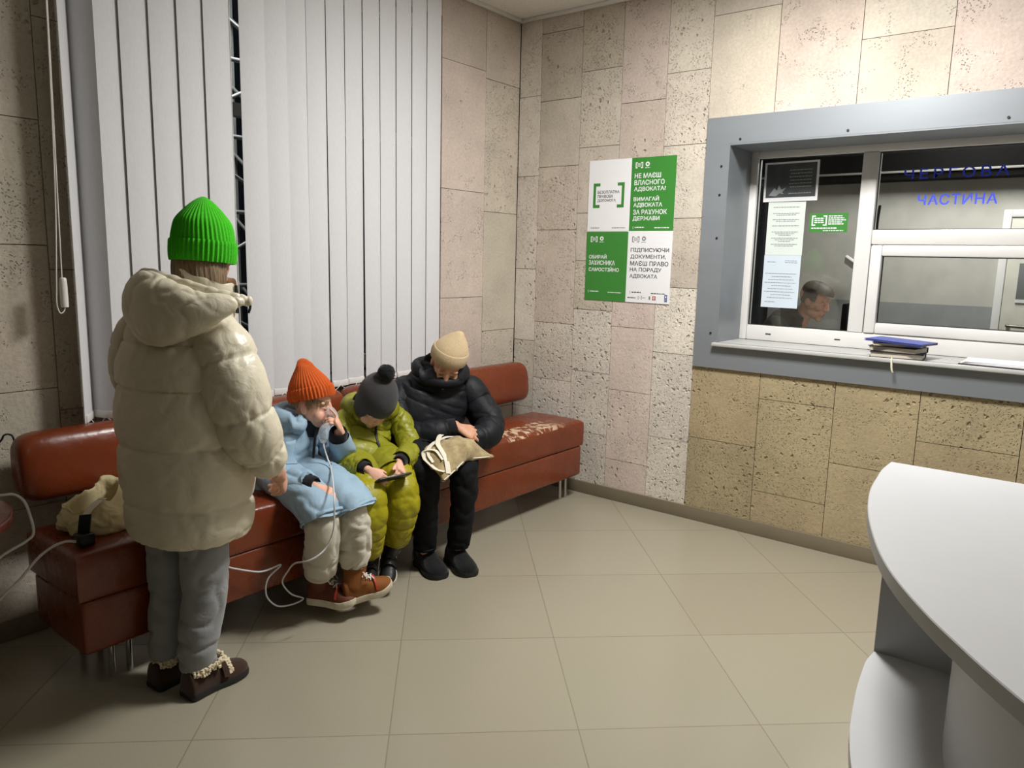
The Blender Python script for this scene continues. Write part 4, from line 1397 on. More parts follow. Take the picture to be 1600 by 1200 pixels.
# side seam of the jacket
# hat, hair
M_GREENKNIT = knit('bright_green_knit', srgb(62, 186, 22))
beanie(woman, HW, 1, [(-.038, .090, .100), (-.02, .092, .102), (.02, .093, .102), (.055, .087, .100), (.09, .076, .092), (.122, .054, .066), (.148, .033, .038), (.162, .017, .018), (.168, .005, .005)], M_GREENKNIT, ribs=44, brim=(-.038, .026, .005), lean=(0, -.004))
g_h = mat('long_brown_hair', srgb(120, 98, 72), .45, var=.5, vscale=5, bump=.5, bscale=9, stretch=(60, 60, 1.5))
hair = []
v, f = sweep([(*xf(HW, [(0, -.010, -.02)])[0], .074, .080), (*xf(HW, [(0, -.014, -.06)])[0], .079, .083), (*xf(HW, [(.006, -.016, -.11)])[0], .079, .078), (*xf(HW, [(.012, -.02, -.16)])[0], .07, .07)], side=Rd, nu=160, nv=24,
             fn=lambda s, th: 1 + .012 * np.sin(th * 37 + 2 * s) + .010 * np.sin(th * 61 + 1 - s) + .02 * np.sin(th * 9))
M().add(v, f).build('hair', g_h, woman, sharp=80)
# joggers
M_GREY = cloth('grey_marl_jersey', srgb(142, 143, 145), .9, .35, 18, .06, sheen=.2, spec=.15)
m = M()
v, f = sweep(WS([(-.05, -.005, .84, .12, .13), (-.082, -.005, .70, .088, .098), (-.100, .0, .52, .075, .085), (-.108, -.005, .34, .066, .074), (-.110, -.022, .20, .060, .066), (-.110, -.03, .11, .056, .060), (-.108, -.028, .072, .045, .05)]), side=Rd, nu=56, nv=90, cap=('round', 'hem'))
m.add(v, f)
v, f = sweep(WS([(.01, -.005, .84, .12, .13), (.042, -.005, .70, .088, .098), (.048, .004, .52, .078, .088), (.044, .004, .36, .072, .078), (.034, -.012, .22, .068, .072), (.028, -.02, .13, .066, .068), (.026, -.018, .088, .056, .06), (.026, -.018, .066, .045, .05)]), side=Rd, nu=56, nv=90, cap=('round', 'hem'))
m.add(v, f)
tr = m.build('trousers', M_GREY, woman, sharp=80)
wrinkle(tr, .003, 12, .010, 7, (1, 1, 1.6), 5.0)
# fur lined moccasins
M_SUEDE = cloth('dark_brown_suede', srgb(54, 35, 24), .85, .1, 60, .1, sheen=.3, spec=.15)
M_RUBBER = mat('black_rubber_sole', srgb(24, 23, 22), .6)
M_FUR = knit('cream_fleece', srgb(226, 212, 182))
for (r, nm) in ((.040, 'right'), (-.106, 'left')):
    hx = -.075 if r > 0 else -.085
    o, Hs = shoe(woman, 'shoe', W_(r - .004, hx - .01, 0), W_(r + .03, hx + .245, 0), .235, .102, .078, (M_SUEDE, M_RUBBER), sole=.02)
    m = M()
    rr = random.Random(4)
    for k in range(260):
            a = rr.uniform(0, 2 * PI)
            p = (math.cos(a) * .046 + rr.uniform(-.006, .006), .075 + math.sin(a) * .062 + rr.uniform(-.006, .006), .084 + rr.uniform(0, .022) + .008 * math.sin(a))
            pw = xf(Hs, [p])[0]
            e_ = rr.uniform(.0045, .007)
            m.ell(tuple(pw), (e_, e_, e_), 6)
    m.build('fur_trim', M_FUR, o)
    m = M()
    for k in range(70):
        a = rr.uniform(-.3, 1.5)
        pw = xf(Hs, [(math.cos(a) * .044, .150 + rr.uniform(-.010, .006), .020 + math.sin(a) * .066 + rr.uniform(-.003, .003))])[0]
        e_ = rr.uniform(.004, .0065)
        m.ell(tuple(pw), (e_, e_, e_), 6)
    m.build('fur_trim', M_FUR, o)
    strap_over(o, 'strap', Hs, .250, .104, .078, .50, .022, M_SUEDE, .02, .92, 1.06)
# ------------------------------------------------------------------ shared pieces for the seated figures
def sleeve(m, pts, fn, side, nu=56, nv=80, cap=('round', 'hem')):
    v, f = sweep(pts, side=side, nu=nu, nv=nv, fn=fn, cap=cap)
    m.add(v, f)
def seated_legs(m, legs, side, nu=48, nv=90, fn=None, cap=('round', 'hem')):
    for pts in legs:
        v, f = sweep(pts, side=side, nu=nu, nv=nv, fn=fn, cap=cap)
        m.add(v, f)
def mid(a, b, t=.5):
    return tuple(np.array(a) * (1 - t) + np.array(b) * t)

# ------------------------------------------------------------------ child in the orange hat
k1 = thing('person', (-2.12, -.5, 0), 'seated child in an orange knit hat and pale blue parka, one hand at the face', 'person')
R1 = unit((-.985, -.17, 0)); F1 = unit((.17, -.985, 0))
HK1 = frame_m((-2.040, -.515, .845), unit((.46, -.88, -.14)), (.05, 0, 1), .90)
HAT1 = frame_m((-2.040, -.515, .860), unit((.40, -.90, .24)), (.05, 0, 1), .88)
m = M()
head_parts(m, HK1, child=True)
limb(m, [(-2.15, -.40, .56, .07, .06), (-2.11, -.42, .66, .07, .05), (-2.08, -.44, .73, .07, .04), (-2.065, -.465, .79, .035, .035)])
eR, wR = (-2.268, -.535, .565), (-2.222, -.745, .575)
eL, wL = (-1.945, -.585, .605), (-2.005, -.640, .735)
limb(m, [(-2.175, -.43, .73, .026, .026), (-2.232, -.455, .68, .026, .026), (-2.268, -.51, .59, .026, .026), (-2.266, -.58, .565, .026, .026), (-2.248, -.66, .572, .022, .022), (*wR, .019, .019)])
limb(m, [(-1.99, -.45, .73, .026, .026), (-1.955, -.48, .69, .026, .026), (-1.940, -.555, .615, .026, .026), (-1.950, -.60, .635, .025, .025), (-1.978, -.622, .685, .022, .022), (*wL, .019, .019)])
hand_parts(m, (-2.215, -.765, .572), unit((.42, -.80, -.30)), unit((-.12, -.40, .9)), s=.72, curl=(.25, .35, .2), spread=.10)
hand_parts(m, (-2.000, -.655, .742), unit((-.30, .06, .72)), unit((.62, -.70, .05)), left=True, s=.70, curls=((.1, .25, .2), (.9, .7, .4), (1.0, .8, .5), (1.0, .8, .5)), thumb=(.5, .5))
legs = [[(-2.19, -.45, .56, .05, .04), (-2.215, -.72, .51, .04, .035), (-2.222, -.80, .42, .035, .035), (-2.212, -.775, .30, .03, .03), (-2.198, -.735, .18, .026, .026)],
        [(-2.08, -.45, .56, .05, .04), (-2.095, -.74, .51, .04, .035), (-2.098, -.83, .42, .035, .035), (-2.09, -.835, .30, .03, .03), (-2.085, -.815, .20, .026, .026)]]
for l in legs:
    limb(m, l)
finish_body(m, k1, .0035, srgb(226, 178, 154), face_paint(HK1, .9, True))
M_LID = mat('eyelid_skin', srgb(206, 156, 134), .55, var=.05)
M_LASH = mat('eyelash', srgb(58, 44, 36), .7)
for q in (-1, 1):
    c = xf(HK1, [(q * .028, .0695, .002)])[0]
    k = M(); k.ell(tuple(c), (.008, .008, .0075), 16); eo = k.build('eyelid', M_LID, k1)
    M().tube(xf(HK1, [(q * .018, .0810, -.0030), (q * .028, .0822, -.0055), (q * .038, .0765, -.0030)]).tolist(), .0014, 6).build('eyelash', M_LASH, eo)
M_ORANGE = knit('orange_knit', srgb(200, 90, 34))
beanie(k1, HAT1, .9, [(.016, .093, .108), (.045, .095, .109), (.085, .089, .100), (.12, .073, .080), (.155, .051, .055), (.185, .032, .034), (.206, .021, .021), (.214, .006, .006)], M_ORANGE, ribs=40, rib=.03, brim=(.014, .070, .006), lean=(0, -.012), fold=.18)
fh = mat('light_brown_hair', srgb(136, 112, 84), .5, var=.3, vscale=6, bump=.5, bscale=9, stretch=(50, 50, 2))
m = M()
rr = random.Random(9)
for k in range(330):
    a = rr.uniform(-2.9, 2.9)          # fringe, side locks and nape; 0 = straight ahead
    ab = abs(a)
    if ab < .55: ln = rr.uniform(.006, .020)
    elif ab < 1.15: ln = rr.uniform(.004, .016)
    elif ab < 1.45: ln = rr.uniform(.02, .045)
    elif ab < 1.85: ln = rr.uniform(.0, .012)
    else: ln = rr.uniform(.03, .055)
    rx, ry = .0775, .090
    z0 = .034 - .012 * math.cos(a)
    sw = rr.uniform(-.10, .10)
    ps = [(math.sin(a + sw * t_) * (rx + .003 * t_), math.cos(a + sw * t_) * (ry + .004 * t_) - .010, z0 + .012 - (ln + .018) * t_) for t_ in (0, .5, 1)]
    ps = xf(HK1, ps)
    v, f = sweep([(*ps[0], .0018, .0018), (*ps[1], .0015, .0015), (*ps[2], .0004, .0004)], nu=5, nv=7, cap=('flat', 'flat'))
    m.add(v, f)
m.build('hair', fh, k1)
M_BLUEC = cloth('pale_blue_shell', srgb(148, 174, 194), .6, .4, 14, .04, spec=.3)
M_BLACKKNIT = knit('black_rib_knit', srgb(24, 24, 28))
tor = [(-2.155, -.405, .490, .165, .150), (-2.15, -.41, .53, .165, .145), (-2.125, -.43, .61, .148, .118), (-2.10, -.445, .68, .140, .10), (-2.085, -.45, .735, .128, .088), (-2.07, -.455, .775, .09, .072), (-2.06, -.462, .80, .068, .066)]
v, f = sweep(tor, side=R1, nu=90, nv=90, cap=('hem', 'flat'), expo=2.2)
m = M().add(v, f)
sleeve(m, [(-2.175, -.43, .735, .056, .056), (-2.232, -.455, .68, .062, .062), (-2.268, -.51, .59, .061, .060), (-2.266, -.58, .565, .060, .056), (-2.248, -.66, .572, .056, .052), (-2.228, -.73, .576, .046, .044)], None, F1)
sleeve(m, [(-1.99, -.45, .735, .056, .056), (-1.955, -.48, .69, .060, .060), (-1.940, -.555, .615, .060, .062), (-1.950, -.60, .635, .056, .056), (-1.978, -.622, .685, .050, .050), (-1.996, -.632, .715, .045, .045)], None, R1)
# skirts of the parka falling over the thighs
for pts in ([(-2.195, -.44, .560, .100, .075), (-2.205, -.58, .548, .098, .074), (-2.215, -.70, .525, .094, .074), (-2.222, -.785, .488, .090, .076), (-2.224, -.815, .448, .088, .080)],
            [(-2.08, -.44, .562, .100, .075), (-2.085, -.60, .550, .100, .074), (-2.090, -.73, .528, .098, .076), (-2.092, -.82, .492, .094, .078), (-2.090, -.85, .455, .092, .082)]):
    v, f = sweep(pts, side=R1, nu=56, nv=50, cap=('round', 'hem'), expo=2.6)
    m.add(v, f)
jk = m.build('jacket', M_BLUEC, k1, sharp=80)
wrinkle(jk, .003, 12, .012, 8, (1, 1, 1.2), 11)
# hood of the parka bunched behind the neck
hd = []
for k in range(11):
    a = -2.3 + 4.6 * k / 10
    b = math.cos(a / 2.3)
    c = V3(-2.065, -.462, .775) + R1 * (.098 * math.sin(a)) - F1 * (.082 * math.cos(a)) + V3(0, 0, .012 * b - .018 * (1 - b))
    hd.append((*c, .026 + .022 * b, .034 + .026 * b))
v, f = sweep(hd, side=F1, nu=40, nv=60)
ho = M().add(v, f).build('hood', M_BLUEC, jk, sharp=80)
wrinkle(ho, .003, 20, .010, 10, seed=4)
def front(H_tor, side, fwd, k, up=0.0):
    pass
M().tube([(-2.043, -.537, .765), (-2.060, -.554, .72), (-2.075, -.563, .66), (-2.088, -.572, .60), (-2.095, -.582, .565)], .0052, 8).build('zip', M_BLACKZIP, jk)
m = M()
pk = frame_m((-2.185, -.555, .668), unit(V3(-.25, -.95, .15)), (.1, 0, 1))
pq = snap(jk, [tuple(xf(pk, [(x_, .0, z_)])[0]) for z_ in np.linspace(-.05, .045, 7) for x_ in np.linspace(-.030, .026, 6)], .003)
m.add(pq, [(i * 6 + j, i * 6 + j + 1, (i + 1) * 6 + j + 1, (i + 1) * 6 + j) for i in range(6) for j in range(5)])
po_ = m.build('pocket', M_BLUEC, jk)
so = po_.modifiers.new('thick', 'SOLIDIFY'); so.thickness = .005; so.offset = 0
m = M()
kn = snap(jk, [(-2.10, -.66, .560)], .006)[0]
for q in (-1, 1):
    m.tube(snap(jk, [kn, (kn[0] + q * .022, kn[1], kn[2] + .030), (kn[0] + q * .040, kn[1], kn[2] + .020), (kn[0] + q * .030, kn[1], kn[2] - .004), kn], .005), .0022, 6)
    m.tube(snap(jk, [kn, (kn[0] + q * .012, kn[1] - .01, kn[2] - .03), (kn[0] + q * .016, kn[1] - .03, kn[2] - .06)], .005), .0022, 6)
m.tube(snap(jk, [(-2.181, -.60, .576), (-2.153, -.64, .575), kn, (-2.03, -.64, .572), (-1.95, -.61, .572)], .002), .0028, 6)
m.build('waist_cord', mat('blue_grey_cord', srgb(110, 132, 156), .6), jk)
for (w_, d) in ((wR, unit(V3(-2.215, -.765, .572) - V3(-2.248, -.66, .572))), (wL, unit(V3(-2.000, -.655, .742) - V3(-1.978, -.622, .685)))):
    a = V3(*w_)
    v, f = sweep([(*(a - d * .03), .039, .039), (*(a + d * .006), .038, .038), (*(a + d * .018), .032, .032)], nu=32, nv=14, cap=('flat', 'hem'), fn=lambda s, th: 1 + .02 * np.cos(16 * th))
    M().add(v, f).build('cuff', M_BLACKKNIT, jk)
v, f = sweep([(-2.066, -.478, .730, .062, .064), (-2.058, -.490, .765, .058, .062), (-2.052, -.498, .790, .052, .056)], side=R1, nu=36, nv=16, cap=('flat', 'flat'))
M().add(v, f).build('inner_collar', mat('dark_navy_jersey', srgb(30, 34, 44), .9), k1)
M_FLEECE = cloth('oatmeal_fleece', srgb(196, 190, 174), .95, .35, 16, .05, sheen=.3, spec=.1)
m = M()
seated_legs(m, [[(-2.19, -.42, .56, .080, .060), (-2.205, -.58, .545, .078, .060), (-2.217, -.72, .512, .074, .066), (-2.223, -.79, .465, .070, .072), (-2.224, -.805, .40, .070, .072), (-2.218, -.79, .32, .070, .071), (-2.208, -.765, .235, .069, .069), (-2.202, -.752, .20, .060, .060), (-2.200, -.748, .185, .046, .048)],
                [(-2.08, -.42, .56, .080, .060), (-2.088, -.60, .548, .078, .060), (-2.094, -.75, .515, .074, .066), (-2.097, -.825, .468, .070, .072), (-2.096, -.842, .40, .070, .072), (-2.090, -.838, .33, .069, .071), (-2.083, -.828, .26, .068, .068), (-2.080, -.825, .225, .060, .060), (-2.080, -.825, .21, .046, .048)]], R1)
tr = m.build('trousers', M_FLEECE, k1, sharp=80)
wrinkle(tr, .003, 13, .012, 9, (1, 1, 1.5), 6)
M_BOOT = cloth('tan_brown_suede', srgb(124, 76, 38), .75, .15, 40, .12, spec=.2)
M_BOOT2 = cloth('dark_brown_leather_boot', srgb(96, 50, 30), .6, .15, 40, .1, spec=.3)
M_SOLE = mat('off_white_rubber', srgb(206, 196, 174), .6, var=.1, vscale=30)
M_LACE = mat('white_lace', srgb(226, 218, 210), .7)
M_REDLACE = mat('red_lace_cord', srgb(170, 52, 36), .6)
for nm, heel, toe, shaft, mt, upv in (('right', (-2.200, -.682, .058), (-2.118, -.845, .055), ((-2.200, -.742, .195), .046), M_BOOT2, (0, 0, 1)),
                                     ('left', (-2.125, -.815, .065), (-1.940, -.900, .098), ((-2.080, -.828, .225), .046), M_BOOT, (-.2, -.1, 1))):
    o, Hs = shoe(k1, 'boot', heel, toe, .205, .084, .078, (mt, M_SOLE), up=upv, shaft=shaft, sole=.026, style='rocker')
    lace(o, Hs, .205, .084, .078, (.40, .48, .56), M_LACE, (1.12, .95, .80), .026)
    strap_over(o, 'lace_cord', Hs, .205, .084, .078, .64, .008, M_REDLACE, .026, .72, 1.05)

# ------------------------------------------------------------------ nebuliser mask with its cup and long tube (held, so a thing of its own)
mk = thing('breathing_mask', (-2.06, -.63, .76), 'clear plastic breathing mask with cup and long thin tube, held under the orange hat', 'mask')
def clear_plastic():
    g = G('frosted_clear_plastic')
    t_ = g.n('ShaderNodeBsdfTransparent'); t_.inputs[0].default_value = (.92, .94, .96, 1)
    d_ = g.n('ShaderNodeBsdfPrincipled'); d_.inputs['Base Color'].default_value = srgb(214, 220, 226); d_.inputs['Roughness'].default_value = .12
    lw = g.n('ShaderNodeLayerWeight'); lw.inputs[0].default_value = .35
    mx = g.n('ShaderNodeMixShader')
    g.l(g.math('ADD', g.math('MULTIPLY', lw.outputs['Facing'], .5), .24), mx.inputs[0])
    g.l(t_.outputs[0], mx.inputs[1]); g.l(d_.outputs[0], mx.inputs[2])
    g.l(mx.outputs[0], g.t.nodes['Material Output'].inputs[0])
    return g.m
M_CLEAR = clear_plastic()
rings = []
for (y_, zc, rx, rz) in ((.078, -.040, .040, .052), (.090, -.040, .038, .048), (.105, -.040, .034, .042), (.120, -.043, .027, .032), (.130, -.047, .018, .022), (.136, -.05, .012, .014)):
    rings.append(xf(HK1, [(rx * math.cos(a), y_ - (.016 * math.cos(a) ** 2 if y_ < .1 else 0), zc + rz * math.sin(a) * (1.0 if math.sin(a) < 0 else 1.05)) for a in np.linspace(0, 2 * PI, 40, endpoint=False)]))
v, f = rings_mesh(rings)
M().add(v[:-2], f[:-80]).build('face_piece', M_CLEAR, mk, sharp=80)
q0 = V3(*xf(HK1, [(0, .128, -.055)])[0])
qb = V3(-2.080, -.636, .752)
cup = [q0, q0 * .55 + qb * .45 + V3(0, -.006, .012), qb + V3(.003, 0, .010), qb + V3(-.003, -.003, -.026), qb + V3(-.005, -.005, -.036)]
v, f = sweep([(*cup[0], .009, .009), (*cup[1], .010, .010), (*cup[2], .0175, .0175), (*cup[3], .019, .019), (*cup[4], .013, .013)], nu=32, nv=36, cap=('round', 'round'))
M().add(v, f).build('medicine_cup', M_CLEAR, mk, sharp=80)
M_TUBE = mat('clear_pvc_tube', srgb(206, 208, 210), .15, var=0, spec=.7)
e_ = cup[4]
tb = [tuple(e_), (-2.089, -.650, .690), (-2.086, -.665, .650), (-2.100, -.705, .618), (-2.180, -.82, .598), (-2.262, -.93, .573), (-2.274, -.945, .522), (-2.273, -.935, .444), (-2.294, -.92, .383), (-2.331, -.91, .355), (-2.358, -.88, .335), (-2.352, -.80, .303), (-2.348, -.75, .258), (-2.348, -.71, .198), (-2.301, -.70, .13), (-2.244, -.70, .091),
      (-2.30, -.70, .085), (-2.37, -.70, .105), (-2.415, -.70, .165), (-2.405, -.70, .23), (-2.345, -.70, .268), (-2.43, -.695, .265), (-2.53, -.685, .305), (-2.60, -.672, .34), (-2.68, -.668, .36)]
M().tube(tb, .0034, 10, sub=7).build('tube', M_TUBE, mk)

# ------------------------------------------------------------------ child in the olive snowsuit
k2 = thing('person', (-1.75, -.5, 0), 'seated child in an olive green quilted snowsuit and dark grey pompom hat', 'person')
F2 = unit((-.25, -.97, 0)); R2 = unit((-.97, .25, 0))
HK2 = frame_m((-1.742, -.562, .815), unit((-.18, -.66, -.73)), (.10, -.1, 1), .92)
m = M()
head_parts(m, HK2, child=True)
limb(m, [(-1.74, -.40, .56, .07, .06), (-1.71, -.43, .66, .07, .05), (-1.68, -.46, .73, .06, .04), (-1.69, -.50, .78, .035, .035)])
e2R, w2R = (-1.925, -.555, .585), (-1.945, -.745, .585)
e2L, w2L = (-1.555, -.600, .585), (-1.765, -.760, .585)
limb(m, [(-1.79, -.43, .72, .03, .03), (*e2R, .03, .03), (*w2R, .02, .02)])
limb(m, [(-1.55, -.49, .72, .035, .035), (*e2L, .03, .03), (*w2L, .02, .02)])
hand_parts(m, (-1.942, -.762, .582), unit((.22, -.74, -.40)), unit((-.62, -.50, .60)), s=.70, curl=(.55, .6, .45), thumb=(.3, .1))
hand_parts(m, (-1.778, -.775, .582), unit((-.42, -.62, -.30)), unit((.45, -.55, .70)), left=True, s=.70, curl=(.6, .7, .5), thumb=(.3, .1))
for l in ([(-1.80, -.45, .555, .05, .045), (-1.94, -.74, .50, .04, .035), (-1.972, -.79, .40, .035, .035), (-1.958, -.765, .28, .03, .03), (-1.945, -.745, .17, .026, .026)],
          [(-1.68, -.46, .555, .05, .045), (-1.77, -.75, .50, .04, .035), (-1.80, -.80, .40, .035, .035), (-1.80, -.78, .28, .03, .03), (-1.795, -.765, .19, .026, .026)]):
    limb(m, l)
finish_body(m, k2, .0035, srgb(226, 178, 154), face_paint(HK2, .92, True))
M_GREYKNIT = knit('charcoal_knit', srgb(62, 62, 64))
hat = beanie(k2, HK2, .92, [(-.055, .080, .078), (-.02, .088, .092), (.02, .094, .106), (.06, .097, .110), (.10, .090, .100), (.135, .070, .077), (.158, .042, .046), (.168, .012, .012)], M_GREYKNIT, ribs=70, rib=.006, lean=(0, -.03))
# the lower front of the helmet hat is cut away so that the face shows
bm = bmesh.new(); bm.from_mesh(hat.data)
inv = HK2.inverted()
off = wloc(k2)
kill = []
for fc in bm.faces:
    p = inv @ (fc.calc_center_median() + off)
    if p.y > .0 and p.z < .016 - .2 * max(0, abs(p.x) - .045) and abs(p.x) < .066:
        kill.append(fc)
bmesh.ops.delete(bm, geom=kill, context='FACES')
bm.to_mesh(hat.data); bm.free()
so = hat.modifiers.new('thick', 'SOLIDIFY'); so.thickness = .004; so.offset = -1
m = M()
pm = V3(*xf(HK2, [(.010, -.052, .186)])[0])
rr = random.Random(3)
v0 = M(); v0.ell((0, 0, 0), (1, 1, 1), 36)
vs = []
for p in v0.v:
    q = Vector(p)
    k = .039 * (1 + .10 * noise.noise(q * 7) + .05 * noise.noise(q * 19))
    vs.append(tuple(pm + np.array(q[:]) * k))
m.add(vs, v0.f)
for k in range(700):
    d = unit([rr.gauss(0, 1), rr.gauss(0, 1), rr.gauss(0, 1)])
    a_ = pm + d * .034; b_ = pm + d * rr.uniform(.040, .046)
    t1 = unit(np.cross(d, [rr.gauss(0, 1), rr.gauss(0, 1), .3])) * .0012
    t2 = np.cross(d, t1)
    m.add([a_ + t1, a_ - t1 * .5 + t2 * .8, a_ - t1 * .5 - t2 * .8, b_], [(0, 1, 3), (1, 2, 3), (2, 0, 3)])
m.build('pompom', knit('black_wool', srgb(18, 18, 20)), hat)
# black neck warmer
v, f = sweep([(-1.690, -.472, .745, .078, .074), (-1.705, -.495, .79, .082, .080), (-1.722, -.512, .825, .076, .074)], side=R2, nu=40, nv=16, cap=('flat', 'flat'))
M().add(v, f).build('neck_warmer', M_BLACKKNIT, k2)
M_OLIVE = cloth('olive_quilted_nylon', srgb(138, 138, 34), .42, .30, 26, .05, spec=.4)
M_OLIVE2 = cloth('mustard_olive_nylon', srgb(150, 142, 12), .45, .30, 26, .05, spec=.4)
tor = [(-1.785, -.475, .485, .155, .175), (-1.765, -.46, .55, .162, .172), (-1.735, -.445, .62, .156, .145), (-1.70, -.44, .68, .146, .108), (-1.685, -.455, .73, .128, .090), (-1.68, -.468, .765, .098, .080), (-1.682, -.478, .785, .082, .076)]
v, f = sweep(tor, side=R2, nu=110, nv=130, fn=puff(6.5, .075, .1, .02, .5), cap=('round', 'flat'), expo=2.2)
m = M().add(v, f)
sleeve(m, [(-1.795, -.445, .735, .055, .055), (-1.86, -.465, .69, .063, .063), (-1.915, -.52, .61, .062, .062), (-1.932, -.595, .578, .060, .058), (-1.942, -.67, .580, .055, .055), (-1.945, -.735, .584, .044, .044)], puff(6, .09, .2, .02, 1), F2, 60, 120)
sleeve(m, [(-1.57, -.49, .735, .055, .055), (-1.535, -.52, .69, .060, .060), (-1.545, -.585, .61, .058, .058), (-1.590, -.645, .578, .057, .056), (-1.665, -.70, .578, .055, .055), (-1.752, -.752, .584, .044, .044)], puff(6, .09, .2, .02, 2), R2, 60, 120)
for pts in ([(-1.80, -.44, .560, .098, .078), (-1.855, -.55, .556, .098, .078), (-1.91, -.655, .538, .095, .078), (-1.935, -.70, .522, .090, .076)], [(-1.68, -.45, .560, .098, .078), (-1.71, -.58, .556, .098, .078), (-1.750, -.69, .538, .095, .078), (-1.768, -.735, .522, .090, .076)]):
    v, f = sweep(pts, side=R2, nu=56, nv=60, fn=puff(2.4, .05, .1, .012, 1), cap=('round', 'hem'))
    m.add(v, f)
s2 = m.build('snowsuit_top', M_OLIVE, k2, sharp=80)
wrinkle(s2, .002, 22, .005, 14, seed=2)
hd = []
for k in range(11):
    a = -2.5 + 5.0 * k / 10
    b = math.cos(a / 2.5)
    c = V3(-1.684, -.478, .770) + R2 * (.105 * math.sin(a)) - F2 * (.088 * math.cos(a)) + V3(0, 0, .018 * b - .02 * (1 - b))
    hd.append((*c, .022 + .018 * b, .032 + .024 * b))
v, f = sweep(hd, side=F2, nu=40, nv=80, fn=puff(7, .06, .1))
ho = M().add(v, f).build('hood', M_OLIVE, s2, sharp=80)
wrinkle(ho, .002, 22, .006, 12, seed=4)
M().tube(snap(s2, [(-1.705, -.575, .755), (-1.712, -.58, .725), (-1.725, -.59, .69), (-1.74, -.61, .65), (-1.758, -.63, .61), (-1.775, -.66, .575), (-1.79, -.69, .55)]), .0065, 8).build('zip', M_BLACKZIP, s2)
bd_p = snap(s2, [(-1.960, -.67, .556)], .001)[0]
bd = frame_m(bd_p, unit((-.72, -.62, .25)), (0, 0, 1))
m = M()
v, f = sweep([(*xf(bd, [(0, -.004, 0)])[0], .017, .017), (*xf(bd, [(0, .004, 0)])[0], .017, .017)], nu=28, nv=2, cap=('flat', 'flat'))
m.add(v, f)
bo = m.build('badge', M_BLACKKNIT, s2, sharp=40)
m = M()
v, f = sweep([(*xf(bd, [(0, .003, 0)])[0], .010, .010), (*xf(bd, [(0, .0055, 0)])[0], .010, .010)], nu=24, nv=2, cap=('flat', 'flat'))
m.add(v, f).build('badge_emblem', mat('grey_badge', srgb(86, 96, 104), .6), bo, sharp=40)
for (w_, e0) in ((w2R, (-1.942, -.67, .580)), (w2L, (-1.665, -.70, .578))):
    a = V3(*w_); d = unit(a - V3(*e0))
    v, f = sweep([(*(a - d * .02), .034, .034), (*(a + d * .008), .030, .030), (*(a + d * .016), .026, .026)], nu=28, nv=12, cap=('flat', 'hem'))
    M().add(v, f).build('cuff', M_BLACKKNIT, s2)
m = M()
seated_legs(m, [[(-1.80, -.42, .555, .088, .065), (-1.86, -.56, .55, .088, .065), (-1.925, -.69, .525, .086, .070), (-1.965, -.775, .475, .082, .080), (-1.975, -.795, .40, .080, .080), (-1.968, -.785, .33, .073, .074), (-1.960, -.774, .275, .066, .068), (-1.951, -.760, .225, .058, .060), (-1.948, -.756, .205, .048, .05)],
                [(-1.68, -.43, .555, .088, .065), (-1.71, -.58, .55, .088, .065), (-1.755, -.71, .525, .086, .070), (-1.792, -.790, .478, .082, .080), (-1.803, -.812, .41, .080, .080), (-1.805, -.800, .345, .075, .076), (-1.803, -.788, .29, .068, .070), (-1.801, -.778, .24, .060, .062), (-1.80, -.774, .22, .05, .052)]],
            R2, 56, 130, fn=puff(9, .075, .0, .02, 1.5))
tr = m.build('snowsuit_trousers', M_OLIVE2, k2, sharp=80)
wrinkle(tr, .002, 20, .006, 13, seed=7)
M_BLKLEA = cloth('black_shoe_leather', srgb(26, 27, 30), .45, .15, 40, .1, spec=.4)
for nm, heel, toe, shaft in (('right', (-1.925, -.690, .090), (-1.985, -.840, .085), ((-1.946, -.752, .215), .042)), ('left', (-1.775, -.705, .125), (-1.875, -.800, .055), ((-1.800, -.770, .225), .042))):
    dz = unit(V3(*toe) - V3(*heel))
    o, Hs = shoe(k2, 'shoe', heel, toe, .165, .074, .066, (M_BLKLEA, M_SOLE), up=(0, 0, 1) if nm == 'right' else (-.25, -.25, 1), shaft=shaft, sole=.02)
    for yy, hs in ((.40, 1.02), (.54, .84)):
        strap_over(o, 'strap', Hs, .165, .074, .066, yy, .022, M_BLKLEA, .02, hs, 1.07)
# the phone
ph = thing('mobile_phone', (-1.89, -.845, .54), 'dark mobile phone held in both hands of the child in the olive snowsuit', 'phone')
PH = frame_m((-1.772, -.745, .516), unit((-.10, -.62, .55)), (-.1, -.5, .8))
PHm = np.array(PH)
x_ax = unit(V3(.965, -.25, .03)); n_ax = unit(V3(.04, .46, .85)); n_ax = unit(n_ax - x_ax * (n_ax @ x_ax)); y_ax = np.cross(n_ax, x_ax)
PH = Matrix(((x_ax[0], y_ax[0], n_ax[0], -1.888), (x_ax[1], y_ax[1], n_ax[1], -.846), (x_ax[2], y_ax[2], n_ax[2], .553), (0, 0, 0, 1)))
M().box((-.078, -.037, -.005), (.078, .037, .004), mtx=PH).build('case', mat('black_phone_case', srgb(22, 22, 24), .4), ph, bevel=.006, segs=3)
M().box((-.074, -.033, .0035), (.074, .033, .0048), mtx=PH).build('screen', mat('dark_phone_screen', srgb(30, 34, 36), .08), ph, bevel=.001)

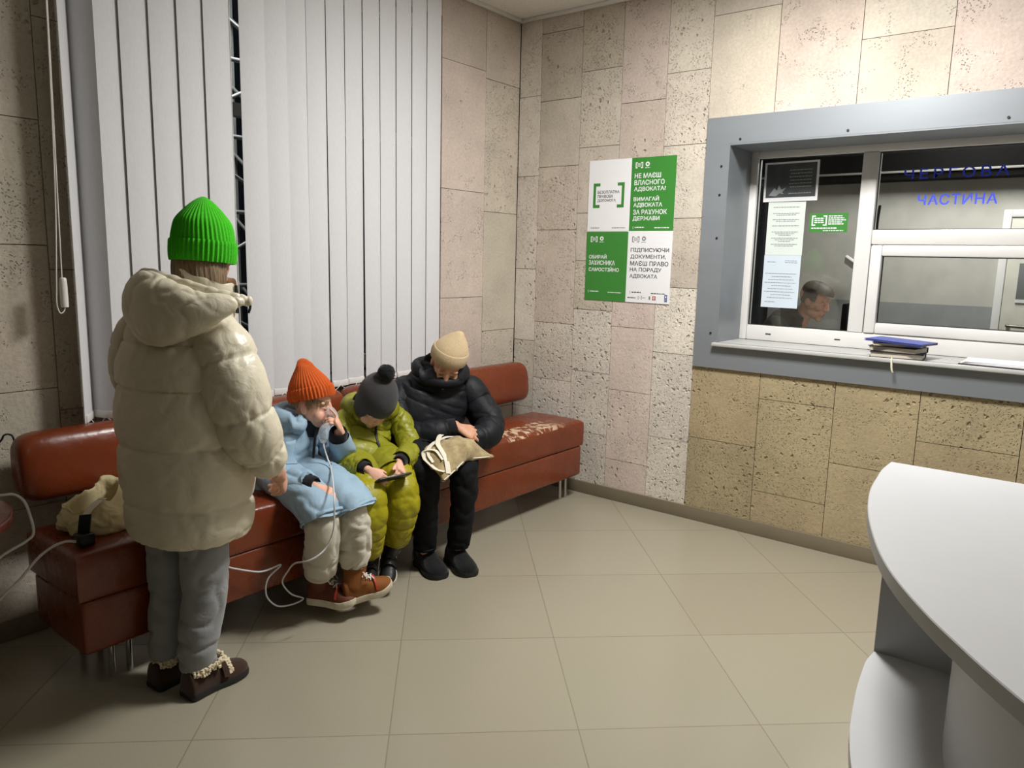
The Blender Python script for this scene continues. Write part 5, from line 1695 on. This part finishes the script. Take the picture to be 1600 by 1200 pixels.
# ------------------------------------------------------------------ elderly person in the dark coat
ol = thing('person', (-1.35, -.55, 0), 'seated elderly person in a beige knit hat and black padded coat, head bowed', 'person')
F3 = unit((-.5, -.87, 0)); R3 = unit((-.87, .5, 0))
HO = frame_m((-1.268, -.575, .958), unit((-.60, -.54, -.62)), (.16, -.16, 1), .98)
HATO = frame_m((-1.264, -.572, .968), unit((-.66, -.60, -.30)), (.20, -.20, 1), .96)
m = M()
head_parts(m, HO, old=True)
limb(m, [(-1.28, -.36, .58, .10, .08), (-1.26, -.42, .72, .10, .08), (-1.235, -.46, .80, .10, .06), (-1.25, -.51, .89, .045, .045)])
e3R, w3R = (-1.480, -.47, .62), (-1.355, -.712, .672)
e3L, w3L = (-1.10, -.72, .63), (-1.29, -.74, .61)
limb(m, [(-1.39, -.39, .79, .05, .05), (*e3R, .04, .04), (*w3R, .028, .028)])
limb(m, [(-1.08, -.57, .79, .05, .05), (*e3L, .04, .04), (*w3L, .028, .028)])
hand_parts(m, (-1.350, -.727, .669), unit((.54, -.62, -.36)), unit((-.20, -.62, .72)), s=.97, curls=((.12, .35, .25), (.22, .45, .3), (.32, .5, .35), (.42, .55, .4)), thumb=(.35, -.05), spread=.06)
hand_parts(m, w3L, unit((-.8, -.2, -.1)), unit((-.1, -.4, .9)), left=True, s=.9)
for l in ([(-1.36, -.33, .58, .07, .06), (-1.46, -.50, .565, .06, .055), (-1.56, -.66, .545, .05, .05), (-1.592, -.735, .44, .04, .04), (-1.572, -.73, .26, .035, .035), (-1.552, -.71, .10, .03, .03)],
          [(-1.21, -.41, .58, .07, .06), (-1.295, -.59, .565, .06, .055), (-1.375, -.745, .545, .05, .05), (-1.41, -.82, .44, .04, .04), (-1.418, -.82, .26, .035, .035), (-1.422, -.805, .10, .03, .03)]):
    limb(m, l)
M_LID2 = mat('eyelid_skin_older', srgb(168, 120, 96), .6, var=.05)
finish_body(m, ol, .004, srgb(200, 150, 122), face_paint(HO, .98))
for q in (-1, 1):
    c = xf(HO, [(q * .029, .0775, .001)])[0]
    eo = M().ell(tuple(c), (.010, .010, .008), 14).build('eyelid', M_LID2, ol)
    M().tube(xf(HO, [(q * .019, .0855, -.004), (q * .029, .0885, -.006), (q * .039, .0835, -.004)]).tolist(), .0012, 6).build('eyelash', M_LASH, eo)
M_BEIGE = knit('beige_knit', srgb(192, 170, 136))
beanie(ol, HATO, 1, [(.024, .091, .108), (.05, .093, .109), (.085, .086, .098), (.115, .069, .077), (.14, .048, .053), (.160, .030, .032), (.172, .017, .018), (.177, .005, .005)], M_BEIGE, ribs=80, rib=.007, brim=(.022, .080, .006), lean=(-.020, -.012), fold=.06)
M_NAVY = cloth('black_padded_nylon', srgb(18, 20, 26), .6, .25, 20, .08, spec=.3)
tor = [(-1.315, -.37, .505, .225, .19), (-1.31, -.385, .57, .225, .19), (-1.29, -.42, .66, .215, .172), (-1.26, -.45, .75, .21, .150), (-1.24, -.47, .82, .195, .120), (-1.243, -.49, .875, .140, .105), (-1.252, -.515, .915, .105, .10), (-1.26, -.535, .94, .098, .098)]
v, f = sweep(tor, side=R3, nu=100, nv=130, fn=puff(4.5, .03, .1, .006, 1), cap=('hem', 'flat'), expo=2.3)
m = M().add(v, f)
sleeve(m, [(-1.385, -.39, .795, .085, .085), (-1.445, -.405, .73, .084, .084), (-1.490, -.46, .64, .078, .078), (-1.478, -.565, .615, .076, .074), (-1.43, -.645, .640, .068, .068), (-1.378, -.695, .665, .050, .050)], puff(4, .07, .2, .015, 1), F3, 60, 110)
sleeve(m, [(-1.085, -.565, .795, .085, .085), (-1.065, -.60, .73, .088, .088), (-1.085, -.705, .645, .080, .082), (-1.17, -.755, .605, .074, .074), (-1.25, -.755, .60, .062, .062), (-1.30, -.745, .605, .05, .05)], puff(4, .07, .2, .015, 2), R3, 60, 110)
for pts in ([(-1.38, -.38, .565, .120, .100), (-1.47, -.53, .555, .115, .095), (-1.535, -.66, .540, .105, .086)], [(-1.22, -.46, .565, .120, .100), (-1.29, -.62, .555, .118, .095), (-1.345, -.745, .535, .112, .088)]):
    v, f = sweep(pts, side=R3, nu=56, nv=50, cap=('round', 'hem'))
    m.add(v, f)
ct = m.build('coat', M_NAVY, ol, sharp=80)
wrinkle(ct, .002, 16, .005, 10, seed=3)
hd = []
for k in range(11):
    a = -2.6 + 5.2 * k / 10
    b = math.cos(a / 2.6)
    c = V3(-1.25, -.515, .885) + R3 * (.120 * math.sin(a)) - F3 * (.10 * math.cos(a)) + V3(0, 0, .045 * b - .040 * (1 - b))
    hd.append((*c, .020 + .012 * b, .032 + .02 * b))
v, f = sweep(hd, side=F3, nu=40, nv=60)
ho = M().add(v, f).build('hood', M_NAVY, ct, sharp=80)
wrinkle(ho, .002, 18, .004, 9, seed=4)
m = M()
for k in range(3):
    c = V3(-1.365, -.66, .80) + R3 * (.02 * (k - 1)) + V3(0, 0, -.018 * k)
    m.ell(tuple(c), (.006, .006, .006), 10)
v, f = sweep([(*(V3(-1.252, -.505, .880) + R3 * (.098 * math.sin(b_)) + F3 * (.105 * math.cos(b_)) + V3(0, 0, -.012 * math.cos(b_))), .032, .038) for b_ in np.linspace(-2.2, 2.2, 13)], side=(0, 0, 1), nu=28, nv=60)
M().add(v, f).build('collar', M_NAVY, ct, sharp=80)
a = V3(*w3R); d = unit(a - V3(-1.43, -.645, .640))
v, f = sweep([(*(a - d * .05), .045, .045), (*(a - d * .01), .042, .042), (*(a + d * .010), .036, .036)], nu=40, nv=16, cap=('flat', 'hem'), fn=lambda s, th: 1 + .02 * np.cos(18 * th))
M().add(v, f).build('cuff', M_BLACKKNIT, ct)
M_BLKTR = cloth('black_trouser_cloth', srgb(17, 18, 21), .8, .3, 14, .08, spec=.2)
m = M()
seated_legs(m, [[(-1.36, -.33, .58, .10, .095), (-1.46, -.50, .565, .098, .09), (-1.56, -.66, .545, .088, .086), (-1.595, -.73, .50, .080, .082), (-1.592, -.745, .40, .070, .074), (-1.572, -.73, .26, .060, .062), (-1.552, -.71, .13, .056, .058), (-1.550, -.708, .10, .05, .05)],
                [(-1.21, -.41, .58, .10, .095), (-1.295, -.59, .565, .098, .09), (-1.375, -.745, .545, .088, .086), (-1.405, -.81, .50, .080, .082), (-1.412, -.828, .40, .070, .074), (-1.418, -.82, .26, .060, .062), (-1.422, -.805, .13, .058, .060), (-1.422, -.803, .10, .05, .05)]], R3, 48, 90)
tr = m.build('trousers', M_BLKTR, ol, sharp=80)
wrinkle(tr, .003, 12, .009, 8, (1, 1, 1.5), 9)
M_FELT = cloth('black_felt_boot', srgb(22, 23, 25), .9, .2, 60, .1, sheen=.2, spec=.15)
for heel, toe, shaft in (((-1.510, -.635, 0), (-1.565, -.79, 0), ((-1.548, -.708, .17), .050)), ((-1.385, -.725, 0), (-1.455, -.89, 0), ((-1.420, -.803, .17), .050))):
    shoe(ol, 'boot', heel, toe, .235, .105, .085, (M_FELT, M_RUBBER), shaft=shaft, sole=.022)

# ------------------------------------------------------------------ the cushion like bag on the lap
bg = thing('bag', (-1.43, -.76, .60), 'small worn beige cushion shaped bag with white straps on the lap of the elderly person', 'bag')
A_, B_, C_, D_ = V3(-1.640, -.70, .580), V3(-1.650, -.915, .500), V3(-1.280, -.900, .540), V3(-1.245, -.74, .570)
def pillow_pt(u, v_, s_):
    p = (A_ * (1 - u) + D_ * u) * (1 - v_) + (B_ * (1 - u) + C_ * u) * v_
    k = (max(0, math.sin(PI * u)) * max(0, math.sin(PI * v_))) ** .55
    pinch = 1 - .14 * (math.sin(PI * u) * (1 - math.sin(PI * v_)) + math.sin(PI * v_) * (1 - math.sin(PI * u)))
    c = (A_ + B_ + C_ + D_) / 4
    p = c + (p - c) * pinch
    p = p + (c - p) * (.30 * max(0, v_ - .5) * 2 * math.sin(PI * u) ** 2 * min(1, u * 1.6))
    n_ = unit(np.cross(C_ - A_, D_ - B_)); n_ = n_ if n_[2] > 0 else -n_
    sag = V3(0, 0, .035 * math.sin(PI * u) * (1 - .5 * v_))
    return p + n_ * k * (.062 if s_ > 0 else -.020) + sag * 1.0
N = 36
vs, fs = [], []
for s_ in (1, -1):
    for i in range(N + 1):
        for j in range(N + 1):
            vs.append(pillow_pt(i / N, j / N, s_))
q_ = (N + 1) ** 2
for i in range(N):
    for j in range(N):
        a = i * (N + 1) + j
        fs.append((a, a + N + 1, a + N + 2, a + 1))
        fs.append((q_ + a, q_ + a + 1, q_ + a + N + 2, q_ + a + N + 1))
me_ = M().add(vs, fs)
def velvet_mat():
    g = G('worn_beige_velvet')
    v = g.coord()
    n = g.noise(g.mapping(v, (1, 1, 1)), 16, 6, .7)
    c = g.mix(g.ramp(n, .32, .68), srgb(122, 104, 68), srgb(186, 166, 122))
    g.l(c, g.b.inputs['Base Color']); g.b.inputs['Roughness'].default_value = .8; g.b.inputs['Sheen Weight'].default_value = .4
    g.bump(g.noise(v, 40, 5, .7), .4, .006)
    return g.m
bo = me_.build('bag_body', velvet_mat(), bg, sharp=80)
bm = bmesh.new(); bm.from_mesh(bo.data); bmesh.ops.remove_doubles(bm, verts=bm.verts, dist=.0006); bmesh.ops.recalc_face_normals(bm, faces=bm.faces); bm.to_mesh(bo.data); bm.free()
wrinkle(bo, .003, 16, .008, 10, seed=5)
M_STRAP = mat('white_cotton_strap', srgb(222, 214, 196), .85, bump=.2, bscale=200)
def ribbon(pts, w0, up=(0, 0, 1), t_=.0025):
    P = np.array(pts, float); Q = cat_rom(P, np.linspace(0, len(P) - 1, 8 * len(P)))
    T = np.gradient(Q, axis=0); T /= np.linalg.norm(T, axis=1)[:, None]
    S = np.cross(T, np.array(up, float)); S /= np.linalg.norm(S, axis=1)[:, None] + 1e-9
    Nn = np.cross(S, T)
    rings = [[q + s_ * w0 / 2 + n_ * t_, q + s_ * w0 / 2 - n_ * t_, q - s_ * w0 / 2 - n_ * t_, q - s_ * w0 / 2 + n_ * t_] for q, s_, n_ in zip(Q, S, Nn)]
    return rings_mesh(rings)
on = lambda u, v_, h=.006: tuple(pillow_pt(u, v_, 1) + V3(-.2, -.3, .93) * h)
m = M()
v, f = ribbon([on(.10, .98), on(.16, .75), on(.20, .5), on(.24, .28, .012), on(.34, .1, .03), on(.40, .04, .04)], .022, t_=.0012); m.add(v, f)
m.build('strap', M_STRAP, bg, sharp=50)
m = M()
v, f = ribbon([on(.02, .55, .012), on(.05, .35, .012), on(.12, .22, .018), on(.26, .16, .014), on(.45, .13, .012), on(.62, .10, .01)], .020, t_=.0012); m.add(v, f)
m.build('strap', M_STRAP, bg, sharp=50)
m = M()
v, f = ribbon([on(.06, .9), on(.0, .7, .014), on(-.03, .5, .02), on(.0, .3, .022), on(.06, .2, .02), on(.14, .4, .012), on(.13, .7, .008)], .020, t_=.0012); m.add(v, f)
m.build('strap', M_STRAP, bg, sharp=50)
M().tube([tuple(pillow_pt(u, .995, 1)) for u in np.linspace(.02, .98, 14)], .003, 8).build('piping', M_STRAP, bg)
# ------------------------------------------------------------------ officer behind the glass
of = thing('person', (.95, -1.5, 0), 'person with short dark hair in dark uniform seated behind the duty window, looking down', 'person')
HF = frame_m((.97, -1.655, 1.268), unit((-.10, -.93, -.36)), (0, -.1, 1), 1.0)
m = M()
head_parts(m, HF)
limb(m, [(.98, -1.30, .5, .14, .11), (.98, -1.36, .75, .15, .11), (.98, -1.47, .98, .17, .09), (.975, -1.56, 1.10, .06, .06)])
limb(m, [(.80, -1.50, 1.03, .05, .05), (.74, -1.62, .82, .045, .045), (.82, -1.86, .80, .032, .032)])
limb(m, [(1.16, -1.50, 1.03, .05, .05), (1.22, -1.62, .82, .045, .045), (1.12, -1.86, .80, .032, .032)])
hand_parts(m, (.83, -1.88, .80), unit((.3, -.9, -.05)), (0, 0, 1), s=1.0)
hand_parts(m, (1.11, -1.88, .80), unit((-.3, -.9, -.05)), (0, 0, 1), left=True, s=1.0)
for x_ in (.88, 1.08):
    limb(m, [(x_, -1.30, .5, .09, .09), (x_, -1.72, .5, .07, .07), (x_, -1.76, .28, .05, .05), (x_, -1.74, .06, .04, .04), (x_, -1.86, .04, .04, .03)])
finish_body(m, of, .0045, srgb(206, 152, 126), face_paint(HF, 1.0))
prof = [(-.03, .074, .080), (.0, .078, .090), (.04, .080, .101), (.08, .074, .094), (.108, .050, .064), (.120, .015, .018)]
ha = beanie(of, HF, 1, prof, mat('short_dark_hair', srgb(58, 46, 38), .6, var=.4, vscale=60, bump=.6, bscale=200), ribs=30, rib=.006, name='hair')
bm = bmesh.new(); bm.from_mesh(ha.data); inv = HF.inverted(); off = wloc(of)
kill = [fc for fc in bm.faces if (lambda p: p.y > .035 and p.z < .062 or p.z < .0 and p.y > -.01)(inv @ (fc.calc_center_median() + off))]
bmesh.ops.delete(bm, geom=kill, context='FACES'); bm.to_mesh(ha.data); bm.free()
def camo():
    g = G('dark_uniform_cloth')
    v = g.coord()
    c = g.mix(g.ramp(g.noise(v, 14, 3), .48, .52), srgb(30, 32, 30), srgb(48, 50, 46))
    g.l(c, g.b.inputs['Base Color']); g.b.inputs['Roughness'].default_value = .85
    return g.m
m = M()
v, f = sweep([(.98, -1.28, .48, .20, .16), (.98, -1.34, .75, .21, .16), (.98, -1.44, .98, .225, .14), (.98, -1.49, 1.09, .20, .125), (.978, -1.535, 1.155, .13, .10), (.975, -1.575, 1.195, .072, .072)], side=(1, 0, 0), nu=60, nv=60, cap=('hem', 'flat'))
m.add(v, f)
sleeve(m, [(.83, -1.47, 1.085, .082, .082), (.768, -1.53, .99, .078, .078), (.738, -1.63, .86, .068, .068), (.78, -1.76, .822, .055, .055), (.815, -1.85, .808, .042, .042)], None, (0, 0, 1), 40, 50)
sleeve(m, [(1.13, -1.47, 1.085, .082, .082), (1.192, -1.53, .99, .078, .078), (1.222, -1.63, .86, .068, .068), (1.17, -1.76, .822, .055, .055), (1.125, -1.85, .808, .042, .042)], None, (0, 0, 1), 40, 50)
un = m.build('uniform_jacket', camo(), of, sharp=80)
wrinkle(un, .003, 10, .008, 7, seed=1)
m = M()
seated_legs(m, [[(x_, -1.28, .51, .11, .10), (x_, -1.55, .52, .10, .095), (x_, -1.72, .51, .085, .085), (x_, -1.78, .45, .08, .08), (x_, -1.77, .28, .065, .065), (x_, -1.755, .09, .06, .06)] for x_ in (.88, 1.08)], (1, 0, 0), 32, 40)
m.build('uniform_trousers', camo(), of, sharp=80)
for x_ in (.88, 1.08):
    shoe(of, 'boot', (x_, -1.68, 0), (x_, -1.95, 0), .29, .11, .09, (M_BLKLEA, M_RUBBER), shaft=((x_, -1.75, .16), .052))
pt = frame_m((.702, -1.512, 1.045), unit((-.93, -.2, .30)), (0, .3, 1))
m = M().box((-.032, -.006, -.036), (.032, .006, .030), mtx=pt)
po = m.build('shoulder_patch', mat('dark_patch_cloth', srgb(34, 34, 32), .8), un, bevel=.004)
m = M()
th = np.linspace(0, 2 * PI, 24, endpoint=False)
ring_ = lambda r0: [tuple(xf(pt, [(r0 * math.cos(a), .0072, -.002 + r0 * math.sin(a))])[0]) for a in th]
o_, i_ = ring_(.025), ring_(.020)
m.add(o_ + i_, [(k, (k + 1) % 24, 24 + (k + 1) % 24, 24 + k) for k in range(24)])
m.box((-.004, .0065, -.014), (.004, .0078, .012), mtx=pt).box((-.013, .0065, -.012), (-.009, .0078, .008), mtx=pt).box((.009, .0065, -.012), (.013, .0078, .008), mtx=pt)
m.build('patch_emblem', mat('yellow_embroidery', srgb(196, 170, 70), .7), po, smooth=False)

ds = thing('desk', (1.0, -2.1, 0), 'pale work desk behind the duty window', 'desk')
M().box((.60, -1.72, .745), (1.45, -3.2, .772)).build('desk_top', M_LAM, ds, bevel=.003)
for yy in (-1.78, -3.14):
    M().box((.64, yy, 0), (1.41, yy - .02, .744)).build('side_panel', M_LAM, ds, bevel=.002)
chs = thing('office_chair', (1.0, -1.25, 0), 'dark office chair under the person behind the duty window', 'chair')
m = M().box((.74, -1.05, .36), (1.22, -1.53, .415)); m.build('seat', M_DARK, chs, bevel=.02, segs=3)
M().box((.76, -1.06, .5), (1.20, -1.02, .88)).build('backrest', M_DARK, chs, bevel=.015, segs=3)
m = M().cyl((.98, -1.28, .06), (.98, -1.28, .36), .025)
for k in range(5):
    a = 2 * PI * k / 5
    m.cyl((.98, -1.28, .07), (.98 + .28 * math.cos(a), -1.28 + .28 * math.sin(a), .03), .016)
    m.ell((.98 + .28 * math.cos(a), -1.28 + .28 * math.sin(a), .025), (.024, .024, .024), 12)
m.box((.95, -1.03, .38), (1.01, -1.00, .55))
m.build('base', M_DARK, chs)
mo = thing('monitor', (1.26, -1.815, .772), 'dark computer monitor on the desk in front of the uniformed person', 'monitor')
M().box((1.08, -1.795, .86), (1.42, -1.83, 1.25)).build('housing', M_DARK, mo, bevel=.008)
M().box((1.095, -1.792, .88), (1.405, -1.796, 1.23)).build('screen', mat('monitor_screen', srgb(34, 36, 38), .15), mo, smooth=False)
m = M().cyl((1.26, -1.815, .785), (1.26, -1.815, .88), .018); m.box((1.20, -1.75, .7725), (1.36, -1.90, .786)); m.build('foot', M_DARK, mo, bevel=.003)
wl = thing('wall_lamp', (2.3, -1.42, 1.5), 'small pale lamp head on a dark arm hanging at the duty room wall', 'lamp')
M().box((-.06, -.075, -.012), (.06, .075, .012), mtx=Matrix.Translation((2.2, -1.55, 1.50)) @ Matrix.Rotation(.6, 4, 'X') @ Matrix.Rotation(.5, 4, 'Y')).build('lamp_head', M_UPVC, wl, bevel=.006)
M().tube([(2.2, -1.62, 1.50), (2.25, -1.68, 1.6), (2.33, -1.66, 1.8), (2.399, -1.65, 1.95)], .009, 8).build('arm', M_DARK, wl)
tf = thing('document_tray', (1.1, -2.32, .772), 'dark document tray at the edge of the inner desk, seen through the sash', 'tray')
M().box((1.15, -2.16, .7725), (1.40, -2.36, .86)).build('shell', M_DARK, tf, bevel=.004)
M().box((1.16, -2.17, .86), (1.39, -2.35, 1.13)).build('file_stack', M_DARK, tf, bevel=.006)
cb = thing('index_box', (1.2, -2.45, .772), 'small tan index card box beside the dark document tray', 'box')
M().box((1.22, -2.37, .7725), (1.36, -2.47, 1.06)).build('body', mat('tan_card_box', srgb(150, 120, 74), .8), cb, bevel=.004)
M().box((1.23, -2.375, 1.06), (1.35, -2.465, 1.115)).build('cards', mat('manila_cards', srgb(190, 166, 110), .8), cb, smooth=False)
tr_ = thing('paper_stack', (1.15, -2.55, .772), 'white stack of papers beside the tan card box', 'paper')
M().box((1.2, -2.36, .773), (1.21, -2.36, .774))
M().box((1.24, -2.48, .7725), (1.36, -2.58, 1.03)).build('sheets', M_WHITE, tr_, bevel=.002)

# ------------------------------------------------------------------ notebooks and sheets on the sill
M_COVER = mat('dark_book_cover', srgb(34, 32, 36), .5)
M_BLUECOV = mat('blue_folder_cover', srgb(36, 62, 160), .35, var=.04)
M_PAGES = mat('book_pages', srgb(206, 198, 182), .8, var=.06, vscale=3, stretch=(1, 1, 90))
def book(label, c, yaw, z, L, W, T, cover, group=None, name='notebook', tilt=0.0):
    t = thing(name, (c[0], c[1], z), label, 'book', group)
    R_ = Matrix.Translation((c[0], c[1], z)) @ Matrix.Rotation(yaw, 4, 'Z') @ Matrix.Rotation(tilt, 4, 'X')
    m = M()
    m.box((-W / 2, -L / 2, 0), (W / 2, L / 2, .0025), mtx=R_); m.box((-W / 2, -L / 2, T - .0025), (W / 2, L / 2, T), mtx=R_)
    m.box((W / 2 - .003, -L / 2, .0025), (W / 2, L / 2, T - .0025), mtx=R_)
    m.build('cover', cover, t, smooth=False)
    M().box((-W / 2 + .005, -L / 2 + .005, .0028), (W / 2 - .0035, L / 2 - .005, T - .0028), mtx=R_).build('pages', M_PAGES, t, smooth=False)
    return t, R_
gname = 'notebooks stacked on the sill'
b1, R1_ = book('dark notebook with a white ribbon, lowest in the stack on the sill', (.060, -2.35), .10, 1.0505, .235, .165, .026, M_COVER, gname)
m = M()
v, f = ribbon([(-.02, -2.34, 1.055), (-.046, -2.345, 1.052), (-.052, -2.348, 1.03), (-.053, -2.352, 1.0), (-.05, -2.358, .985)], .008, (1, 0, .2), .0006)
m.add(v, f).build('ribbon', M_STRAP, b1)['label'] = 'white ribbon hanging over the sill edge'
book('dark notebook, second from the bottom of the stack on the sill', (.070, -2.345), -.16, 1.077, .225, .160, .026, M_COVER, gname)
book('pale block of loose pages in a dark cover, third in the stack on the sill', (.068, -2.35), .05, 1.1035, .22, .155, .018, M_COVER, gname)
book('blue folder lying on top of the notebook stack', (.062, -2.355), -.20, 1.1225, .27, .19, .011, M_BLUECOV, gname, 'folder', .03)
pp = thing('paper_sheets', (.05, -2.83, 1.0505), 'loose white sheets on a dark folder lying on the sill at the right', 'paper')
M().box((-.1, -.145, 0), (.1, .145, .005), mtx=Matrix.Translation((.075, -2.77, 1.0503)) @ Matrix.Rotation(-.05, 4, 'Z')).build('folder', M_COVER, pp, bevel=.001)
for k in range(3):
    M().box((-.095, -.14, 0), (.095, .14, .0035), mtx=Matrix.Translation((.08 + .004 * k, -2.77 - .004 * k, 1.0556 + .0045 * k)) @ Matrix.Rotation(-.04 + .05 * k, 4, 'Z')).build('sheet', M_WHITE, pp, smooth=False)
# ------------------------------------------------------------------ things on the left bench
tb_ = thing('tote_bag', (-2.89, -.40, .51), 'open cream canvas tote bag lying on the left end of the bench', 'bag')
M_CANVAS = cloth('cream_canvas', srgb(214, 200, 158), .85, .5, 9, .05, spec=.15)
mouth = [(-3.004, -.400, .603), (-2.937, -.345, .613), (-2.863, -.315, .622), (-2.823, -.305, .652), (-2.786, -.345, .646), (-2.812, -.395, .630), (-2.868, -.455, .602), (-2.912, -.470, .624), (-2.955, -.480, .600), (-2.990, -.470, .591), (-3.003, -.440, .602)]
base_ = [(-3.000, -.400, .512), (-2.960, -.330, .512), (-2.880, -.315, .512), (-2.800, -.320, .512), (-2.765, -.380, .512), (-2.775, -.480, .512), (-2.840, -.535, .512), (-2.900, -.540, .512), (-2.955, -.525, .512), (-2.995, -.485, .512), (-3.003, -.440, .512)]
def loop(L, n=110):
    P = np.array(L + L[:1] + L[1:2], float)
    P = np.vstack([P[-3:-2], P])
    return cat_rom(P, np.linspace(1, len(L) + 1, n, endpoint=False))
Lm, Lb = loop(mouth), loop(base_)
cm, cb = Lm.mean(0), Lb.mean(0)
rings = []
for k in range(30):
    t_ = k / 29
    P = Lb * (1 - t_) + Lm * t_
    c_ = cb * (1 - t_) + cm * t_
    bulge = 1 + .16 * math.sin(PI * min(1, t_ * 1.1)) ** .8 - .10 * max(0, 1 - t_ / .08)
    ang = np.linspace(0, 2 * PI, len(P), endpoint=False)
    fold = 1 + (.035 * np.sin(5 * ang + 7 * t_) + .03 * np.abs(np.sin(4 * ang - 9 * t_ + 1)) + .015 * np.sin(17 * ang + 12 * t_)) * (1 - .55 * t_)
    Q = c_ + (P - c_) * (bulge * fold)[:, None]
    Q[:, 2] = P[:, 2]
    rings.append(Q)
for t_, k_ in ((.985, .965), (.9, .93), (.7, .93), (.45, .90), (.2, .8)):
    P = Lb * (1 - t_) + Lm * t_
    c_ = cb * (1 - t_) + cm * t_
    Q = c_ + (P - c_) * k_
    Q[:, 2] = P[:, 2] - (.002 if t_ > .9 else 0)
    rings.append(Q)
v, f = rings_mesh(rings)
bo = M().add(v, f).build('bag_body', M_CANVAS, tb_, sharp=80)
wrinkle(bo, .002, 20, .007, 16, seed=6)
m = M()
v, f = ribbon([(-2.868, -.40, .585), (-2.885, -.44, .612), (-2.918, -.478, .618), (-2.955, -.500, .606), (-2.978, -.515, .590)], .020, (-.2, -.5, .8), .0014)
m.add(v, f).build('handle', M_STRAP, tb_)['label'] = 'white webbing handle'
pl = thing('power_adapter', (-3.0, -.545, .515), 'black power adapter standing on the bench against the cream tote bag', 'adapter')
M().box((-3.035, -.600, .512), (-2.985, -.548, .552)).build('body', M_BLACKMETAL, pl, bevel=.006)
v, f = ribbon([(-3.010, -.572, .548), (-3.004, -.566, .575), (-2.990, -.545, .602)], .036, (.6, .8, 0), .004)
M().add(v, f).build('strap', M_BLACKKNIT, pl)
M_CABLE = mat('white_cable', srgb(206, 204, 200), .45, var=0)
def cable(nm, pts, r, label, mt):
    o = M().tube(pts, r, 10, sub=8).build('cable', mt)
    off = Vector(pts[0])
    o.data.transform(Matrix.Translation(-off)); o.location = off
    return tag(o, label, 'cable')
cable('c', [(-3.036, -.575, .53), (-3.065, -.565, .535), (-3.10, -.555, .525), (-3.145, -.555, .50), (-3.20, -.56, .45), (-3.27, -.565, .395), (-3.36, -.58, .30), (-3.42, -.60, .10), (-3.45, -.62, .006), (-3.6, -.7, .005)], .0042, 'white cable running down from the black adapter past the bench end', M_CABLE)
cable('c', [(-3.40, -.50, .735), (-3.30, -.54, .738), (-3.233, -.55, .728), (-3.195, -.55, .722), (-3.168, -.55, .692), (-3.155, -.55, .64), (-3.150, -.55, .585), (-3.175, -.55, .562), (-3.247, -.55, .532), (-3.33, -.55, .46), (-3.36, -.56, .2), (-3.37, -.58, .006), (-3.5, -.66, .005)], .0042, 'white cable looping over the small round table at the left edge', M_CABLE)
cable('c', [(-3.30, -.05, .006), (-3.22, -.05, .4), (-3.13, -.06, .72), (-3.068, -.06, .786), (-3.055, -.06, .806), (-3.038, -.06, .807), (-3.028, -.07, .79), (-3.02, -.07, .70)], .0035, 'thin black wire looping above the left end of the bench back', M_BLACKMETAL)
tbl = thing('round_table', (-3.52, -.50, 0), 'small red brown round table at the left edge beside the bench', 'table')
v, f = sweep([(-3.52, -.50, .66, .30, .30), (-3.52, -.50, .665, .32, .32), (-3.52, -.50, .685, .32, .32), (-3.52, -.50, .69, .312, .312)], nu=72, nv=10, cap=('flat', 'flat'))
M().add(v, f).build('table_top', mat('red_brown_lacquer', srgb(120, 62, 48), .25), tbl, sharp=40)
M().cyl((-3.52, -.50, .02), (-3.52, -.50, .662), .022).build('pedestal', M_BLACKMETAL, tbl)
v, f = sweep([(-3.52, -.50, .0, .15, .15), (-3.52, -.50, .015, .15, .15), (-3.52, -.50, .03, .04, .04)], nu=40, nv=8, cap=('flat', 'flat'))
M().add(v, f).build('foot', M_BLACKMETAL, tbl, sharp=40)
